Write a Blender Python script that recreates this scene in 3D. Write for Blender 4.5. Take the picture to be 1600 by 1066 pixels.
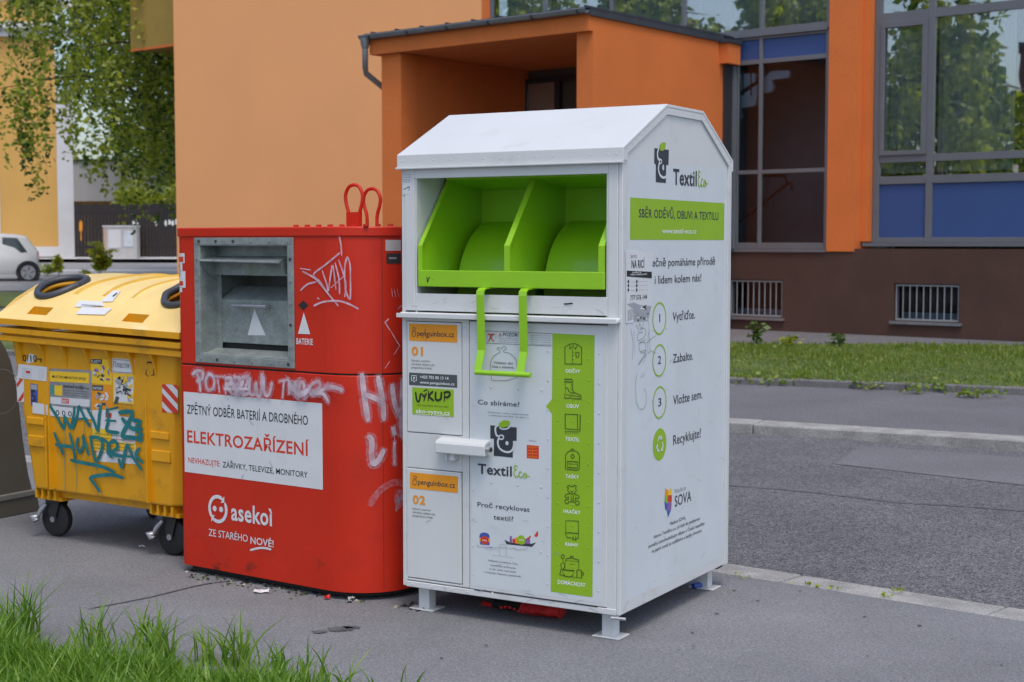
import bpy, bmesh, math, random
from mathutils import Vector, Matrix
random.seed(7)
R = math.radians
for o in list(bpy.data.objects): bpy.data.objects.remove(o)
SC = bpy.context.scene
COL = SC.collection

# ------------------------------------------------------------------ camera
HC, PITCH, FPX = 1.6, 0.0667, 2297.0
cd = bpy.data.cameras.new('camera'); cam = bpy.data.objects.new('camera', cd); COL.objects.link(cam)
cam.location = (0, 0, HC); cam.rotation_euler = (math.pi/2 - PITCH, 0, 0)
cd.sensor_width = 36; cd.lens = FPX/1600*36; cd.clip_end = 2000; cd.clip_start = .1
cd.dof.use_dof = True; cd.dof.focus_distance = 6.3; cd.dof.aperture_fstop = 5.0
SC.camera = cam
SC.render.resolution_x = 1024; SC.render.resolution_y = 682
# ------------------------------------------------------------------ sky, sun, exposure
SUN_AZ = (.243, -.970); SUN_EL = R(66)
w = bpy.data.worlds.new('World'); SC.world = w; w.use_nodes = True
nt = w.node_tree; bg = nt.nodes['Background']
sky = nt.nodes.new('ShaderNodeTexSky'); sky.sky_type = 'NISHITA'; sky.sun_disc = False
sky.sun_elevation = SUN_EL; sky.sun_rotation = math.atan2(SUN_AZ[0], SUN_AZ[1])
sky.air_density = 1.0; sky.dust_density = 3.0; sky.ozone_density = .5
nt.links.new(sky.outputs[0], bg.inputs[0]); bg.inputs[1].default_value = .12
sd = bpy.data.lights.new('sun', 'SUN'); sun = bpy.data.objects.new('sun', sd); COL.objects.link(sun)
sd.energy = .7; sd.angle = R(16); sd.color = (1, .94, .85)
sdir = Vector((SUN_AZ[0]*math.cos(SUN_EL), SUN_AZ[1]*math.cos(SUN_EL), math.sin(SUN_EL)))
sun.rotation_euler = sdir.to_track_quat('Z', 'Y').to_euler(); sun.location = (10, -20, 40)
SC.view_settings.view_transform = 'Standard'; SC.view_settings.look = 'None'
SC.view_settings.gamma = 1; SC.view_settings.exposure = .82

# ------------------------------------------------------------------ materials
def srgb(r, g, b):
    f = lambda c: (c/255/12.92) if c/255 <= .04045 else ((c/255+.055)/1.055)**2.4
    return (f(r), f(g), f(b))
def node(nt, t, **k):
    n = nt.nodes.new(t)
    for a, b in k.items():
        if hasattr(n, a): setattr(n, a, b)
    return n
MATS = {}
def mat(name, col, rough=.5, metal=0, var=.06, vs=4, bump=0, bs=120, coat=0, spec=.5, fine=0, fs=300, dirt=None):
    """procedural: large slow colour variation, fine speckle, bump, optional dirt patches of a given colour"""
    m = bpy.data.materials.new(name); m.use_nodes = True; nt = m.node_tree
    p = nt.nodes['Principled BSDF']; L = nt.links.new
    p.inputs['Roughness'].default_value = rough; p.inputs['Metallic'].default_value = metal
    p.inputs['Coat Weight'].default_value = coat; p.inputs['Specular IOR Level'].default_value = spec
    tc = node(nt, 'ShaderNodeTexCoord')
    n1 = node(nt, 'ShaderNodeTexNoise'); n1.inputs['Scale'].default_value = vs; n1.inputs['Detail'].default_value = 5
    L(tc.outputs['Object'], n1.inputs['Vector'])
    mr = node(nt, 'ShaderNodeMapRange'); mr.inputs[1].default_value = .3; mr.inputs[2].default_value = .7
    mr.inputs[3].default_value = 1-var; mr.inputs[4].default_value = 1+var
    L(n1.outputs[0], mr.inputs[0]); fac = mr.outputs[0]
    if fine:
        n2 = node(nt, 'ShaderNodeTexNoise'); n2.inputs['Scale'].default_value = fs; n2.inputs['Detail'].default_value = 2
        L(tc.outputs['Object'], n2.inputs['Vector'])
        m2 = node(nt, 'ShaderNodeMapRange'); m2.inputs[1].default_value = .3; m2.inputs[2].default_value = .7
        m2.inputs[3].default_value = 1-fine; m2.inputs[4].default_value = 1+fine
        L(n2.outputs[0], m2.inputs[0]); mu = node(nt, 'ShaderNodeMath', operation='MULTIPLY')
        L(fac, mu.inputs[0]); L(m2.outputs[0], mu.inputs[1]); fac = mu.outputs[0]
    vm = node(nt, 'ShaderNodeVectorMath', operation='SCALE'); vm.inputs[0].default_value = col
    L(fac, vm.inputs['Scale']); out = vm.outputs[0]
    if dirt:
        dc, amt, ds = dirt
        n3 = node(nt, 'ShaderNodeTexNoise'); n3.inputs['Scale'].default_value = ds; n3.inputs['Detail'].default_value = 8
        n3.inputs['Roughness'].default_value = .7; L(tc.outputs['Object'], n3.inputs['Vector'])
        m3 = node(nt, 'ShaderNodeMapRange'); m3.inputs[1].default_value = .56; m3.inputs[2].default_value = .72
        m3.inputs[3].default_value = 0; m3.inputs[4].default_value = amt; L(n3.outputs[0], m3.inputs[0])
        mx = node(nt, 'ShaderNodeMix', data_type='RGBA'); L(m3.outputs[0], mx.inputs[0])
        L(out, mx.inputs[6]); mx.inputs[7].default_value = (*dc, 1); out = mx.outputs[2]
    L(out, p.inputs['Base Color'])
    if bump:
        n4 = node(nt, 'ShaderNodeTexNoise'); n4.inputs['Scale'].default_value = bs; n4.inputs['Detail'].default_value = 3
        L(tc.outputs['Object'], n4.inputs['Vector']); b = node(nt, 'ShaderNodeBump')
        b.inputs['Strength'].default_value = bump; b.inputs['Distance'].default_value = .01
        L(n4.outputs[0], b.inputs['Height']); L(b.outputs[0], p.inputs['Normal'])
    MATS[name] = m; return m
def asphalt(name, base, lo, hi, scale, bump, var=.12, cracks=0):
    m = bpy.data.materials.new(name); m.use_nodes = True; nt = m.node_tree; p = nt.nodes['Principled BSDF']; L = nt.links.new
    tc = node(nt, 'ShaderNodeTexCoord')
    v = node(nt, 'ShaderNodeTexVoronoi'); v.inputs['Scale'].default_value = scale; L(tc.outputs['Object'], v.inputs['Vector'])
    r = node(nt, 'ShaderNodeMapRange'); sp = node(nt, 'ShaderNodeSeparateColor'); L(v.outputs['Color'], sp.inputs[0])
    r.inputs[3].default_value = lo; r.inputs[4].default_value = hi; L(sp.outputs[0], r.inputs[0])
    n = node(nt, 'ShaderNodeTexNoise'); n.inputs['Scale'].default_value = .9; n.inputs['Detail'].default_value = 8; n.inputs['Roughness'].default_value = .62
    L(tc.outputs['Object'], n.inputs['Vector'])
    r2 = node(nt, 'ShaderNodeMapRange'); r2.inputs[1].default_value = .3; r2.inputs[2].default_value = .7
    r2.inputs[3].default_value = 1-var; r2.inputs[4].default_value = 1+var; L(n.outputs[0], r2.inputs[0])
    mu = node(nt, 'ShaderNodeMath', operation='MULTIPLY'); L(r.outputs[0], mu.inputs[0]); L(r2.outputs[0], mu.inputs[1])
    n5 = node(nt, 'ShaderNodeTexNoise'); n5.inputs['Scale'].default_value = scale*.35; n5.inputs['Detail'].default_value = 3
    L(tc.outputs['Object'], n5.inputs['Vector'])
    r5 = node(nt, 'ShaderNodeMapRange'); r5.inputs[1].default_value = .35; r5.inputs[2].default_value = .65; r5.inputs[3].default_value = .86; r5.inputs[4].default_value = 1.14
    L(n5.outputs[0], r5.inputs[0]); mu5 = node(nt, 'ShaderNodeMath', operation='MULTIPLY'); L(mu.outputs[0], mu5.inputs[0]); L(r5.outputs[0], mu5.inputs[1])
    s = node(nt, 'ShaderNodeVectorMath', operation='SCALE'); s.inputs[0].default_value = base; L(mu5.outputs[0], s.inputs['Scale']); out = s.outputs[0]
    if cracks:
        vc = node(nt, 'ShaderNodeTexVoronoi', feature='DISTANCE_TO_EDGE'); vc.inputs['Scale'].default_value = .45
        nn = node(nt, 'ShaderNodeTexNoise'); nn.inputs['Scale'].default_value = 2.5; nn.inputs['Detail'].default_value = 6; L(tc.outputs['Object'], nn.inputs['Vector'])
        ad = node(nt, 'ShaderNodeMix', data_type='RGBA'); ad.inputs[0].default_value = .25; L(tc.outputs['Object'], ad.inputs[6]); L(nn.outputs[1], ad.inputs[7])
        L(ad.outputs[2], vc.inputs['Vector'])
        rc = node(nt, 'ShaderNodeMapRange'); rc.inputs[1].default_value = 0; rc.inputs[2].default_value = .006; rc.inputs[3].default_value = 1-cracks; rc.inputs[4].default_value = 1
        L(vc.outputs[0], rc.inputs[0]); s2 = node(nt, 'ShaderNodeVectorMath', operation='SCALE'); L(out, s2.inputs[0]); L(rc.outputs[0], s2.inputs['Scale']); out = s2.outputs[0]
    L(out, p.inputs['Base Color']); p.inputs['Roughness'].default_value = .85; p.inputs['Specular IOR Level'].default_value = .35
    b = node(nt, 'ShaderNodeBump'); b.inputs['Strength'].default_value = bump; b.inputs['Distance'].default_value = .006
    L(v.outputs['Distance'], b.inputs['Height']); L(b.outputs[0], p.inputs['Normal'])
    return m
def leafmat(name, c1, c2, trans=.4):
    m = bpy.data.materials.new(name); m.use_nodes = True; nt = m.node_tree; L = nt.links.new
    p = nt.nodes['Principled BSDF']; out = nt.nodes['Material Output']
    g = node(nt, 'ShaderNodeNewGeometry'); r = node(nt, 'ShaderNodeMix', data_type='RGBA')
    r.inputs[6].default_value = (*c1, 1); r.inputs[7].default_value = (*c2, 1); L(g.outputs['Random Per Island'], r.inputs[0])
    L(r.outputs[2], p.inputs['Base Color']); p.inputs['Roughness'].default_value = .45
    t = node(nt, 'ShaderNodeBsdfTranslucent'); gm = node(nt, 'ShaderNodeVectorMath', operation='MULTIPLY')
    L(r.outputs[2], gm.inputs[0]); gm.inputs[1].default_value = (1.5, 1.6, .6); L(gm.outputs[0], t.inputs[0])
    mx = node(nt, 'ShaderNodeMixShader'); mx.inputs[0].default_value = trans
    L(p.outputs[0], mx.inputs[1]); L(t.outputs[0], mx.inputs[2]); L(mx.outputs[0], out.inputs[0]); return m
def glassmat(name, refl, tint=(.75, .8, .8), ior=1.5):
    m = bpy.data.materials.new(name); m.use_nodes = True; nt = m.node_tree; L = nt.links.new
    out = nt.nodes['Material Output']; nt.nodes.remove(nt.nodes['Principled BSDF'])
    t = node(nt, 'ShaderNodeBsdfTransparent'); t.inputs[0].default_value = (*tint, 1)
    g = node(nt, 'ShaderNodeBsdfGlossy'); g.inputs['Roughness'].default_value = .004; g.inputs[0].default_value = (.95, .97, 1, 1)
    tc = node(nt, 'ShaderNodeTexCoord'); n = node(nt, 'ShaderNodeTexNoise'); n.inputs['Scale'].default_value = .8
    L(tc.outputs['Object'], n.inputs['Vector']); b = node(nt, 'ShaderNodeBump'); b.inputs['Strength'].default_value = .05; b.inputs['Distance'].default_value = .05
    L(n.outputs[0], b.inputs['Height']); L(b.outputs[0], g.inputs['Normal'])
    lw = node(nt, 'ShaderNodeFresnel'); lw.inputs[0].default_value = ior
    a = node(nt, 'ShaderNodeMath', operation='ADD', use_clamp=True); L(lw.outputs[0], a.inputs[0]); a.inputs[1].default_value = refl
    mx = node(nt, 'ShaderNodeMixShader'); L(a.outputs[0], mx.inputs[0]); L(t.outputs[0], mx.inputs[1]); L(g.outputs[0], mx.inputs[2])
    L(mx.outputs[0], out.inputs[0]); return m

M = {}
M['white'] = mat('white_paint', (.63, .65, .655), .32, var=.03, vs=3, bump=.06, bs=9, coat=.2, dirt=((.42, .40, .36), .35, 5))
M['white_in'] = mat('white_inner', (.58, .61, .60), .5, var=.04)
M['foil'] = mat('white_foil', (.61, .66, .69), .4, var=.03, vs=4, bump=.16, bs=9, dirt=((.50, .52, .53), .5, 6))
M['green'] = mat('green_paint', (.27, .56, .012), .33, var=.05, vs=5, bump=.03, bs=30, coat=.3)
M['pgreen'] = mat('print_green', (.27, .47, .015), .45, var=.04)
M['dgreen'] = mat('print_icon', (.06, .10, .008), .5)
M['ink'] = mat('print_dark', (.035, .04, .055), .5)
M['black'] = mat('print_black', (.012, .014, .014), .5)
M['wink'] = mat('print_white', (.78, .80, .80), .5)
M['orange_ink'] = mat('print_orange', (.78, .30, .012), .5, var=.04)
M['dgrey'] = mat('print_grey', (.07, .085, .09), .5)
M['gink'] = mat('print_light_grey', (.35, .37, .40), .5)
M['redink'] = mat('print_red', (.62, .045, .02), .5)
M['blueink'] = mat('print_blue', (.05, .10, .42), .5)
M['purple'] = mat('print_purple', (.25, .12, .35), .5)
M['yink'] = mat('print_yellow', (.85, .55, .03), .5)
M['teal'] = mat('print_teal', (.06, .30, .27), .5)
M['seam'] = mat('dark_gap', (.02, .02, .02), .8)
M['red'] = mat('red_paint', (.55, .024, .007), .42, var=.07, vs=2.5, bump=.05, bs=40, spec=.35, dirt=((.34, .022, .010), .5, 3))
M['redlow'] = mat('red_paint_scuffed', (.55, .024, .007), .5, var=.06, vs=2.5, bump=.06, bs=60, spec=.3, dirt=((.045, .022, .018), .9, 7))
M['galv'] = mat('galvanised_steel', (.30, .34, .33), .5, metal=.45, var=.18, vs=14, bump=.05, bs=60, fine=.12, fs=70, dirt=((.22, .27, .17), .6, 6))
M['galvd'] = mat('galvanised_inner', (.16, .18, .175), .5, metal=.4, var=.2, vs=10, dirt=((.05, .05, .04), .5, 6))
M['bolt'] = mat('bolt_steel', (.5, .5, .5), .35, metal=.8)
M['rust'] = mat('dark_bolt', (.05, .04, .035), .7)
M['label'] = mat('white_label', (.66, .68, .70), .42, var=.03, vs=6, dirt=((.4, .38, .36), .3, 8))
M['tag_white'] = mat('white_spray', (.66, .60, .68), .55, var=.1, vs=30)
M['tag_marker'] = mat('silver_marker', (.62, .52, .60), .5, var=.08)
def spraymat(name, col, a0, a1, sc=16):
    m = mat(name, col, .6, var=.12, vs=20); nt = m.node_tree; p = nt.nodes['Principled BSDF']; n = node(nt, 'ShaderNodeTexNoise'); tc = node(nt, 'ShaderNodeTexCoord')
    n.inputs['Scale'].default_value = sc; n.inputs['Detail'].default_value = 6; nt.links.new(tc.outputs['Object'], n.inputs['Vector'])
    r = node(nt, 'ShaderNodeMapRange'); r.inputs[1].default_value = .35; r.inputs[2].default_value = .65; r.inputs[3].default_value = a0; r.inputs[4].default_value = a1
    nt.links.new(n.outputs[0], r.inputs[0]); nt.links.new(r.outputs[0], p.inputs['Alpha']); return m
M['tag_white'] = spraymat('white_spray', (.66, .56, .64), .45, .95); M['mist'] = spraymat('white_spray_mist', (.60, .46, .56), .06, .34, 60)
M['tag_marker'] = spraymat('silver_marker', (.62, .50, .60), .55, .95, 40)
M['tag_teal'] = mat('teal_spray', (.012, .17, .18), .5, var=.2, vs=18)
M['yellow'] = mat('yellow_plastic', (.70, .33, .006), .42, var=.08, vs=3, bump=.05, bs=60, dirt=((.20, .12, .02), .55, 5))
M['lidy'] = mat('faded_yellow_lid', (.83, .61, .22), .38, var=.08, vs=4, bump=.06, bs=50, dirt=((.84, .74, .46), .95, 2.5))
M['ribyel'] = mat('worn_rib_yellow', (.62, .37, .04), .4, var=.1, vs=6)
M['rubber'] = mat('black_rubber', (.018, .018, .02), .6, var=.2)
M['ring'] = mat('grey_rubber_ring', (.045, .05, .06), .45)
M['zinc'] = mat('zinc_bracket', (.45, .47, .5), .4, metal=.7, var=.15, vs=20)
M['dmetal'] = mat('dark_bracket', (.05, .05, .048), .5, metal=.4)
M['taupe'] = mat('taupe_plastic', (.105, .092, .070), .55, var=.1, vs=3, bump=.05, bs=50)
M['taupe2'] = mat('taupe_base', (.20, .19, .17), .5, var=.1)
M['orange'] = mat('orange_render', (.67, .175, .038), .9, var=.06, vs=1.2, bump=.35, bs=70, fine=.10, fs=60)
M['peach'] = mat('peach_render', (.93, .43, .175), .9, var=.03, vs=.5, bump=.35, bs=70, fine=.08, fs=60)
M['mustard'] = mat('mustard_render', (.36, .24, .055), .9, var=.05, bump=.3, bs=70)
M['brown'] = mat('brown_render', (.075, .040, .030), .92, var=.14, vs=1.5, bump=.4, bs=60, fine=.18, fs=50)
M['plinth'] = mat('dark_plinth', (.035, .037, .045), .85, var=.2, vs=3)
M['frame'] = mat('grey_window_frame', (.135, .145, .165), .45, var=.06, vs=3)
M['framed'] = mat('dark_window_frame', (.03, .032, .038), .5)
M['bpanel'] = mat('blue_panel', (.032, .075, .23), .5, var=.05, vs=1.5)
M['slate'] = mat('slate_metal', (.055, .066, .085), .5, metal=.3, var=.15, vs=4)
M['slate2'] = mat('grey_gutter', (.24, .26, .28), .45, metal=.5, var=.12, vs=5)
M['interior'] = mat('interior_wall', (.46, .43, .40), .9, var=.08)
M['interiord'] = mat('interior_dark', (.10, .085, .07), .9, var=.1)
M['stair'] = mat('stair_concrete', (.85, .90, .88), .8, var=.06)
M['rail'] = mat('brown_handrail', (.10, .022, .014), .5)
M['blind'] = mat('pale_blind', (.62, .66, .63), .8, var=.05)
M['bars'] = mat('white_bars', (.30, .32, .34), .5)
M['glass'] = glassmat('window_glass', .25, (.92, .95, .95))
M['glass2'] = glassmat('dark_window_glass', .0, (.66, .72, .78), 1.38)
M['pave'] = asphalt('pavement_asphalt', (.182, .190, .205), .72, 1.28, 230, .45, .17)
M['roadm'] = asphalt('road_asphalt', (.122, .126, .138), .35, 1.75, 115, .9, .17)
M['patch'] = asphalt('road_patch', (.150, .156, .170), .75, 1.3, 180, .6)
M['pave2'] = asphalt('far_pavement', (.135, .14, .155), .7, 1.3, 150, .5)
M['stone'] = mat('granite_kerb', (.29, .29, .285), .85, var=.22, vs=5, bump=.5, bs=60, fine=.3, fs=110)
M['stone2'] = mat('dark_kerb', (.14, .14, .145), .9, var=.2, vs=4, bump=.6, bs=40, fine=.25, fs=80)
M['soil'] = mat('lawn_soil', (.075, .11, .025), .95, var=.35, vs=1.5, bump=.6, bs=40, fine=.4, fs=40, dirt=((.12, .10, .04), .7, 1.2))
M['grass'] = leafmat('grass_blade', (.06, .17, .010), (.24, .38, .055), .35)
M['grassf'] = leafmat('lawn_blade', (.09, .19, .015), (.24, .27, .05), .3)
M['leaf'] = leafmat('birch_leaf', (.15, .21, .02), (.42, .45, .08), .45)
M['leafd'] = leafmat('dark_leaf', (.035, .08, .018), (.11, .18, .03), .35)
M['leafy'] = leafmat('yellow_leaf', (.16, .22, .02), (.45, .40, .03), .4)
M['bark'] = mat('grey_bark', (.30, .27, .23), .9, var=.35, vs=5, bump=.6, bs=20)
M['barkd'] = mat('dark_bark', (.06, .045, .035), .9, var=.3, vs=5, bump=.6, bs=20)
M['hyellow'] = mat('ochre_house_wall', (.62, .36, .10), .9, var=.05, vs=.6)
M['hwhite'] = mat('white_render', (.60, .60, .62), .9, var=.06, vs=1)
M['roof_red'] = mat('roof_tile', (.25, .10, .06), .8, var=.2)
M['fence'] = mat('black_fence', (.018, .015, .018), .7, var=.2)
M['cab'] = mat('grey_cabinet', (.46, .45, .44), .7, var=.08)
M['car'] = mat('white_car_paint', (.88, .88, .88), .2, var=.01, coat=.6)
M['carglass'] = mat('dark_car_glass', (.03, .045, .045), .08, var=.1, spec=.8)
M['rim'] = mat('silver_wheel', (.42, .43, .45), .35, metal=.6)
M['brick'] = mat('brown_brick', (.16, .085, .07), .9, var=.1)
M['winlit'] = mat('pale_window', (.55, .6, .65), .4, var=.1)
M['cloth_red'] = mat('red_cloth', (.62, .02, .02), .75, var=.15, vs=30)
M['cloth_black'] = mat('black_cloth', (.012, .012, .014), .8)
M['stain'] = mat('dark_stain', (.085, .090, .100), .85, var=.3, vs=18)
M['seamtar'] = mat('tar_seam', (.085, .088, .10), .7, var=.2)

# ------------------------------------------------------------------ mesh helpers
FV = Vector((0, math.cos(PITCH), -math.sin(PITCH))); UV = Vector((0, math.sin(PITCH), math.cos(PITCH)))
def ray(px, py): return FV + Vector((1, 0, 0))*((px-800)/FPX) - UV*((py-533)/FPX)
def ground(px, py, z=0):
    d = ray(px, py); t = (z-HC)/d.z; return Vector((d.x*t, d.y*t, z))
def proj(P):
    d = Vector(P)-Vector((0, 0, HC)); z = d.dot(FV); return 800+FPX*d.x/z, 533-FPX*d.dot(UV)/z
class Frame:
    """a thing's own axes: x along its front, y into its depth, z up; surveyed from the photograph"""
    def __init__(s, O, th):
        t = R(th); s.O = Vector(O); s.u = Vector((math.sin(t), -math.cos(t), 0)); s.v = Vector((math.cos(t), math.sin(t), 0)); s.rz = t-math.pi/2
    def loc(s, P): d = Vector(P)-s.O; return Vector((d.dot(s.u), d.dot(s.v), d.z))
    def world(s, p): return s.O + s.u*p[0] + s.v*p[1] + Vector((0, 0, p[2]))
    def px(s, x, y, ax, val):
        r = ray(x, y); d = Vector((r.dot(s.u), r.dot(s.v), r.z)); o = s.loc((0, 0, HC)); t = (val-o[ax])/d[ax]; return o + d*t
class MB:
    def __init__(s): s.v = []; s.f = []; s.m = []; s.ms = []
    def mi(s, m):
        if m not in s.ms: s.ms.append(m)
        return s.ms.index(m)
    def add(s, vs, fs, m):
        n = len(s.v); k = s.mi(m); s.v += [tuple(p) for p in vs]
        for f in fs: s.f.append([n+i for i in f]); s.m.append(k)
    def box(s, x0, x1, y0, y1, z0, z1, m):
        s.add([(x0, y0, z0), (x1, y0, z0), (x1, y1, z0), (x0, y1, z0), (x0, y0, z1), (x1, y0, z1), (x1, y1, z1), (x0, y1, z1)],
              [(0, 3, 2, 1), (4, 5, 6, 7), (0, 1, 5, 4), (1, 2, 6, 5), (2, 3, 7, 6), (3, 0, 4, 7)], m); return s
    def prism(s, poly, ax, a0, a1, m):
        """poly: 2-D outline in the two other axes (in order), extruded along ax"""
        def P(q, a): l = list(q); l.insert(ax, a); return l
        n = len(poly); area = sum(poly[i][0]*poly[(i+1) % n][1]-poly[(i+1) % n][0]*poly[i][1] for i in range(n))
        if (area < 0) != (ax == 1): poly = poly[::-1]
        vs = [P(q, a0) for q in poly]+[P(q, a1) for q in poly]
        fs = [tuple(range(n))[::-1], tuple(range(n, 2*n))]+[(i, (i+1) % n, n+(i+1) % n, n+i) for i in range(n)]
        s.add(vs, fs, m); return s
    def tube(s, pts, r, m, n=8, caps=True):
        pts = [Vector(p) for p in pts]; rs = r if isinstance(r, (list, tuple)) else [r]*len(pts)
        k = s.mi(m); b = len(s.v); ref = None
        for i, p in enumerate(pts):
            t = (pts[min(i+1, len(pts)-1)]-pts[max(i-1, 0)]).normalized()
            if ref is None: ref = t.orthogonal().normalized()
            ref = (ref - t*ref.dot(t)); ref = ref.normalized() if ref.length > 1e-6 else t.orthogonal().normalized()
            q = t.cross(ref)
            for j in range(n):
                a = 2*math.pi*j/n; s.v.append(tuple(p+(ref*math.cos(a)+q*math.sin(a))*rs[i]))
        for i in range(len(pts)-1):
            for j in range(n): s.f.append([b+i*n+j, b+i*n+(j+1) % n, b+(i+1)*n+(j+1) % n, b+(i+1)*n+j]); s.m.append(k)
        if caps:
            s.f.append([b+j for j in range(n)][::-1]); s.m.append(k); e = b+(len(pts)-1)*n; s.f.append([e+j for j in range(n)]); s.m.append(k)
        return s
    def torus(s, c, ax1, ax2, R1, r, m, n=28, k=8, R2=None):
        c = Vector(c); ax1 = Vector(ax1).normalized(); ax2 = Vector(ax2).normalized(); nn = ax1.cross(ax2); b = len(s.v); mi = s.mi(m); R2 = R2 or R1
        for i in range(n):
            a = 2*math.pi*i/n; d = ax1*math.cos(a)*R1+ax2*math.sin(a)*R2; dn = d.normalized()
            for j in range(k): q = 2*math.pi*j/k; s.v.append(tuple(c+d+dn*math.cos(q)*r+nn*math.sin(q)*r))
        for i in range(n):
            for j in range(k): s.f.append([b+i*k+j, b+((i+1) % n)*k+j, b+((i+1) % n)*k+(j+1) % k, b+i*k+(j+1) % k]); s.m.append(mi)
        return s
    def dome(s, c, nrm, r, h, m, n=8):
        c = Vector(c); nrm = Vector(nrm).normalized(); a1 = nrm.orthogonal().normalized(); a2 = nrm.cross(a1); vs = []
        for (q, t) in ((1, 0), (.75, .7)):
            for j in range(n): a = 2*math.pi*j/n; vs.append(c+(a1*math.cos(a)+a2*math.sin(a))*r*q+nrm*h*t)
        vs.append(c+nrm*h); fs = [(j, (j+1) % n, n+(j+1) % n, n+j) for j in range(n)]+[(n+j, n+(j+1) % n, 2*n) for j in range(n)]
        s.add(vs, fs, m); return s
    def build(s, name, parent=None, smooth=None, bevel=0, world=False, **tags):
        me = bpy.data.meshes.new(name); vs = s.v
        if world and parent is not None:
            iv = parent.matrix_world.inverted(); vs = [tuple(iv @ Vector(p)) for p in vs]
        me.from_pydata(vs, [], s.f)
        for m in s.ms: me.materials.append(m)
        me.polygons.foreach_set('material_index', s.m)
        if smooth is not None:
            me.polygons.foreach_set('use_smooth', [True]*len(me.polygons)); me.update(); me.set_sharp_from_angle(angle=R(smooth))
        me.update(); o = bpy.data.objects.new(name, me); COL.objects.link(o)
        if parent is not None: o.parent = parent
        if bevel:
            b = o.modifiers.new('bevel', 'BEVEL'); b.width = bevel; b.segments = 2; b.limit_method = 'ANGLE'; b.angle_limit = R(40)
        tag(o, **tags); return o
def tag(o, label=None, category=None, group=None, kind=None):
    for k, v in (('label', label), ('category', category), ('group', group), ('kind', kind)):
        if v: o[k] = v
    return o
def thing(name, loc, rz, label, category, group=None):
    o = bpy.data.objects.new(name, None); COL.objects.link(o); o.location = loc; o.rotation_euler = (0, 0, rz); o.empty_display_size = .2
    o.matrix_world = Matrix.Translation(loc) @ Matrix.Rotation(rz, 4, 'Z'); return tag(o, label, category, group)
def copy_tree(o, parent=None):
    c = o.copy(); COL.objects.link(c)
    if parent: c.parent = parent
    for ch in [x for x in bpy.data.objects if x.parent == o]: copy_tree(ch, c)
    return c
# flat lettering: glyph outlines filled by Blender's built-in typeface, cached
def flush(m, name, parent, **k): m.build(name, parent, **k); return type(m)()
_T = {}
def glyphs(s, bold):
    key = (s, bold)
    if key not in _T:
        c = bpy.data.curves.new('t', 'FONT'); c.body = s; c.resolution_u = 3; c.offset = bold*.75; c.space_character = 1+bold*2.2; c.fill_mode = 'FRONT'
        o = bpy.data.objects.new('t', c); COL.objects.link(o); bpy.context.view_layer.update()
        me = bpy.data.meshes.new_from_object(o.evaluated_get(bpy.context.evaluated_depsgraph_get()))
        _T[key] = ([(v.co.x, v.co.y) for v in me.vertices], [tuple(p.vertices) for p in me.polygons])
        bpy.data.objects.remove(o); bpy.data.curves.remove(c); bpy.data.meshes.remove(me)
    return _T[key]
_h = glyphs('H', 0); CAP = max(p[1] for p in _h[0])
class Face:
    """a flat side of a thing; ax/val name its plane, sgn the outward direction"""
    def __init__(s, fr, ax, val, sgn=-1, crop=(0, 0, 1)): s.fr, s.ax, s.val, s.sgn = fr, ax, val, sgn; s.k = crop
    def crop(s, x0, y0, k): return Face(s.fr, s.ax, s.val, s.sgn, (x0, y0, k))
    def ab(s, x, y):
        p = s.fr.px(s.k[0]+x/s.k[2], s.k[1]+y/s.k[2], s.ax, s.val); return (p[1-s.ax], p[2])
    def pt(s, a, z, off):
        q = s.val+s.sgn*off; return (q, a, z) if s.ax == 0 else (a, q, z)
    def _add(s, mb, pts, faces, m): mb.add(pts, faces, m)
    def rect(s, mb, x0, y0, x1, y1, m, off=.0008):
        a0, z1 = s.ab(x0, y0); a1, z0 = s.ab(x1, y1); mb.add([s.pt(a0, z0, off), s.pt(a1, z0, off), s.pt(a1, z1, off), s.pt(a0, z1, off)], [(0, 1, 2, 3)], m)
    def rectm(s, mb, a0, a1, z0, z1, m, off=.0008): mb.add([s.pt(a0, z0, off), s.pt(a1, z0, off), s.pt(a1, z1, off), s.pt(a0, z1, off)], [(0, 1, 2, 3)], m)
    def poly(s, mb, pts, m, off=.0012):
        mb.add([s.pt(*s.ab(*p), off) for p in pts], [tuple(range(len(pts)))], m)
    def disc(s, mb, x, y, rx, m, off=.0012, n=18, rz=None):
        a, z = s.ab(x, y); r = abs(s.ab(x+rx, y)[0]-a); rz = r if rz is None else rz
        mb.add([s.pt(a+math.cos(2*math.pi*i/n)*r, z+math.sin(2*math.pi*i/n)*rz, off) for i in range(n)], [tuple(range(n))], m)
    def text(s, mb, t, x0, yb, x1, cap, m, bold=0, off=.0016):
        """baseline starts at (x0,yb), ends at x1; cap = capital height (all in this crop's pixels)"""
        vs, fs = glyphs(t, bold)
        if not vs: return
        a0, z0 = s.ab(x0, yb); a1 = s.ab(x1, yb)[0]; zt = s.ab(x0, yb-cap)[1]
        mn = min(p[0] for p in vs); mxx = max(p[0] for p in vs); kx = (a1-a0)/(mxx-mn); kz = (zt-z0)/CAP
        mb.add([s.pt(a0+(p[0]-mn)*kx, z0+p[1]*kz, off) for p in vs], fs, m)
    def stroke(s, mb, pts, wd, m, off=.002, closed=False, smooth=True, taper=False, metres=False):
        """ribbon of width wd (metres) through the points; the ribbon climbs slightly so that crossings never coincide"""
        q = [Vector(p if metres else s.ab(*p)) for p in pts]
        ribbon(mb, q, wd, lambda a, z, o: s.pt(a, z, o), m, off, closed, smooth, taper)
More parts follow.
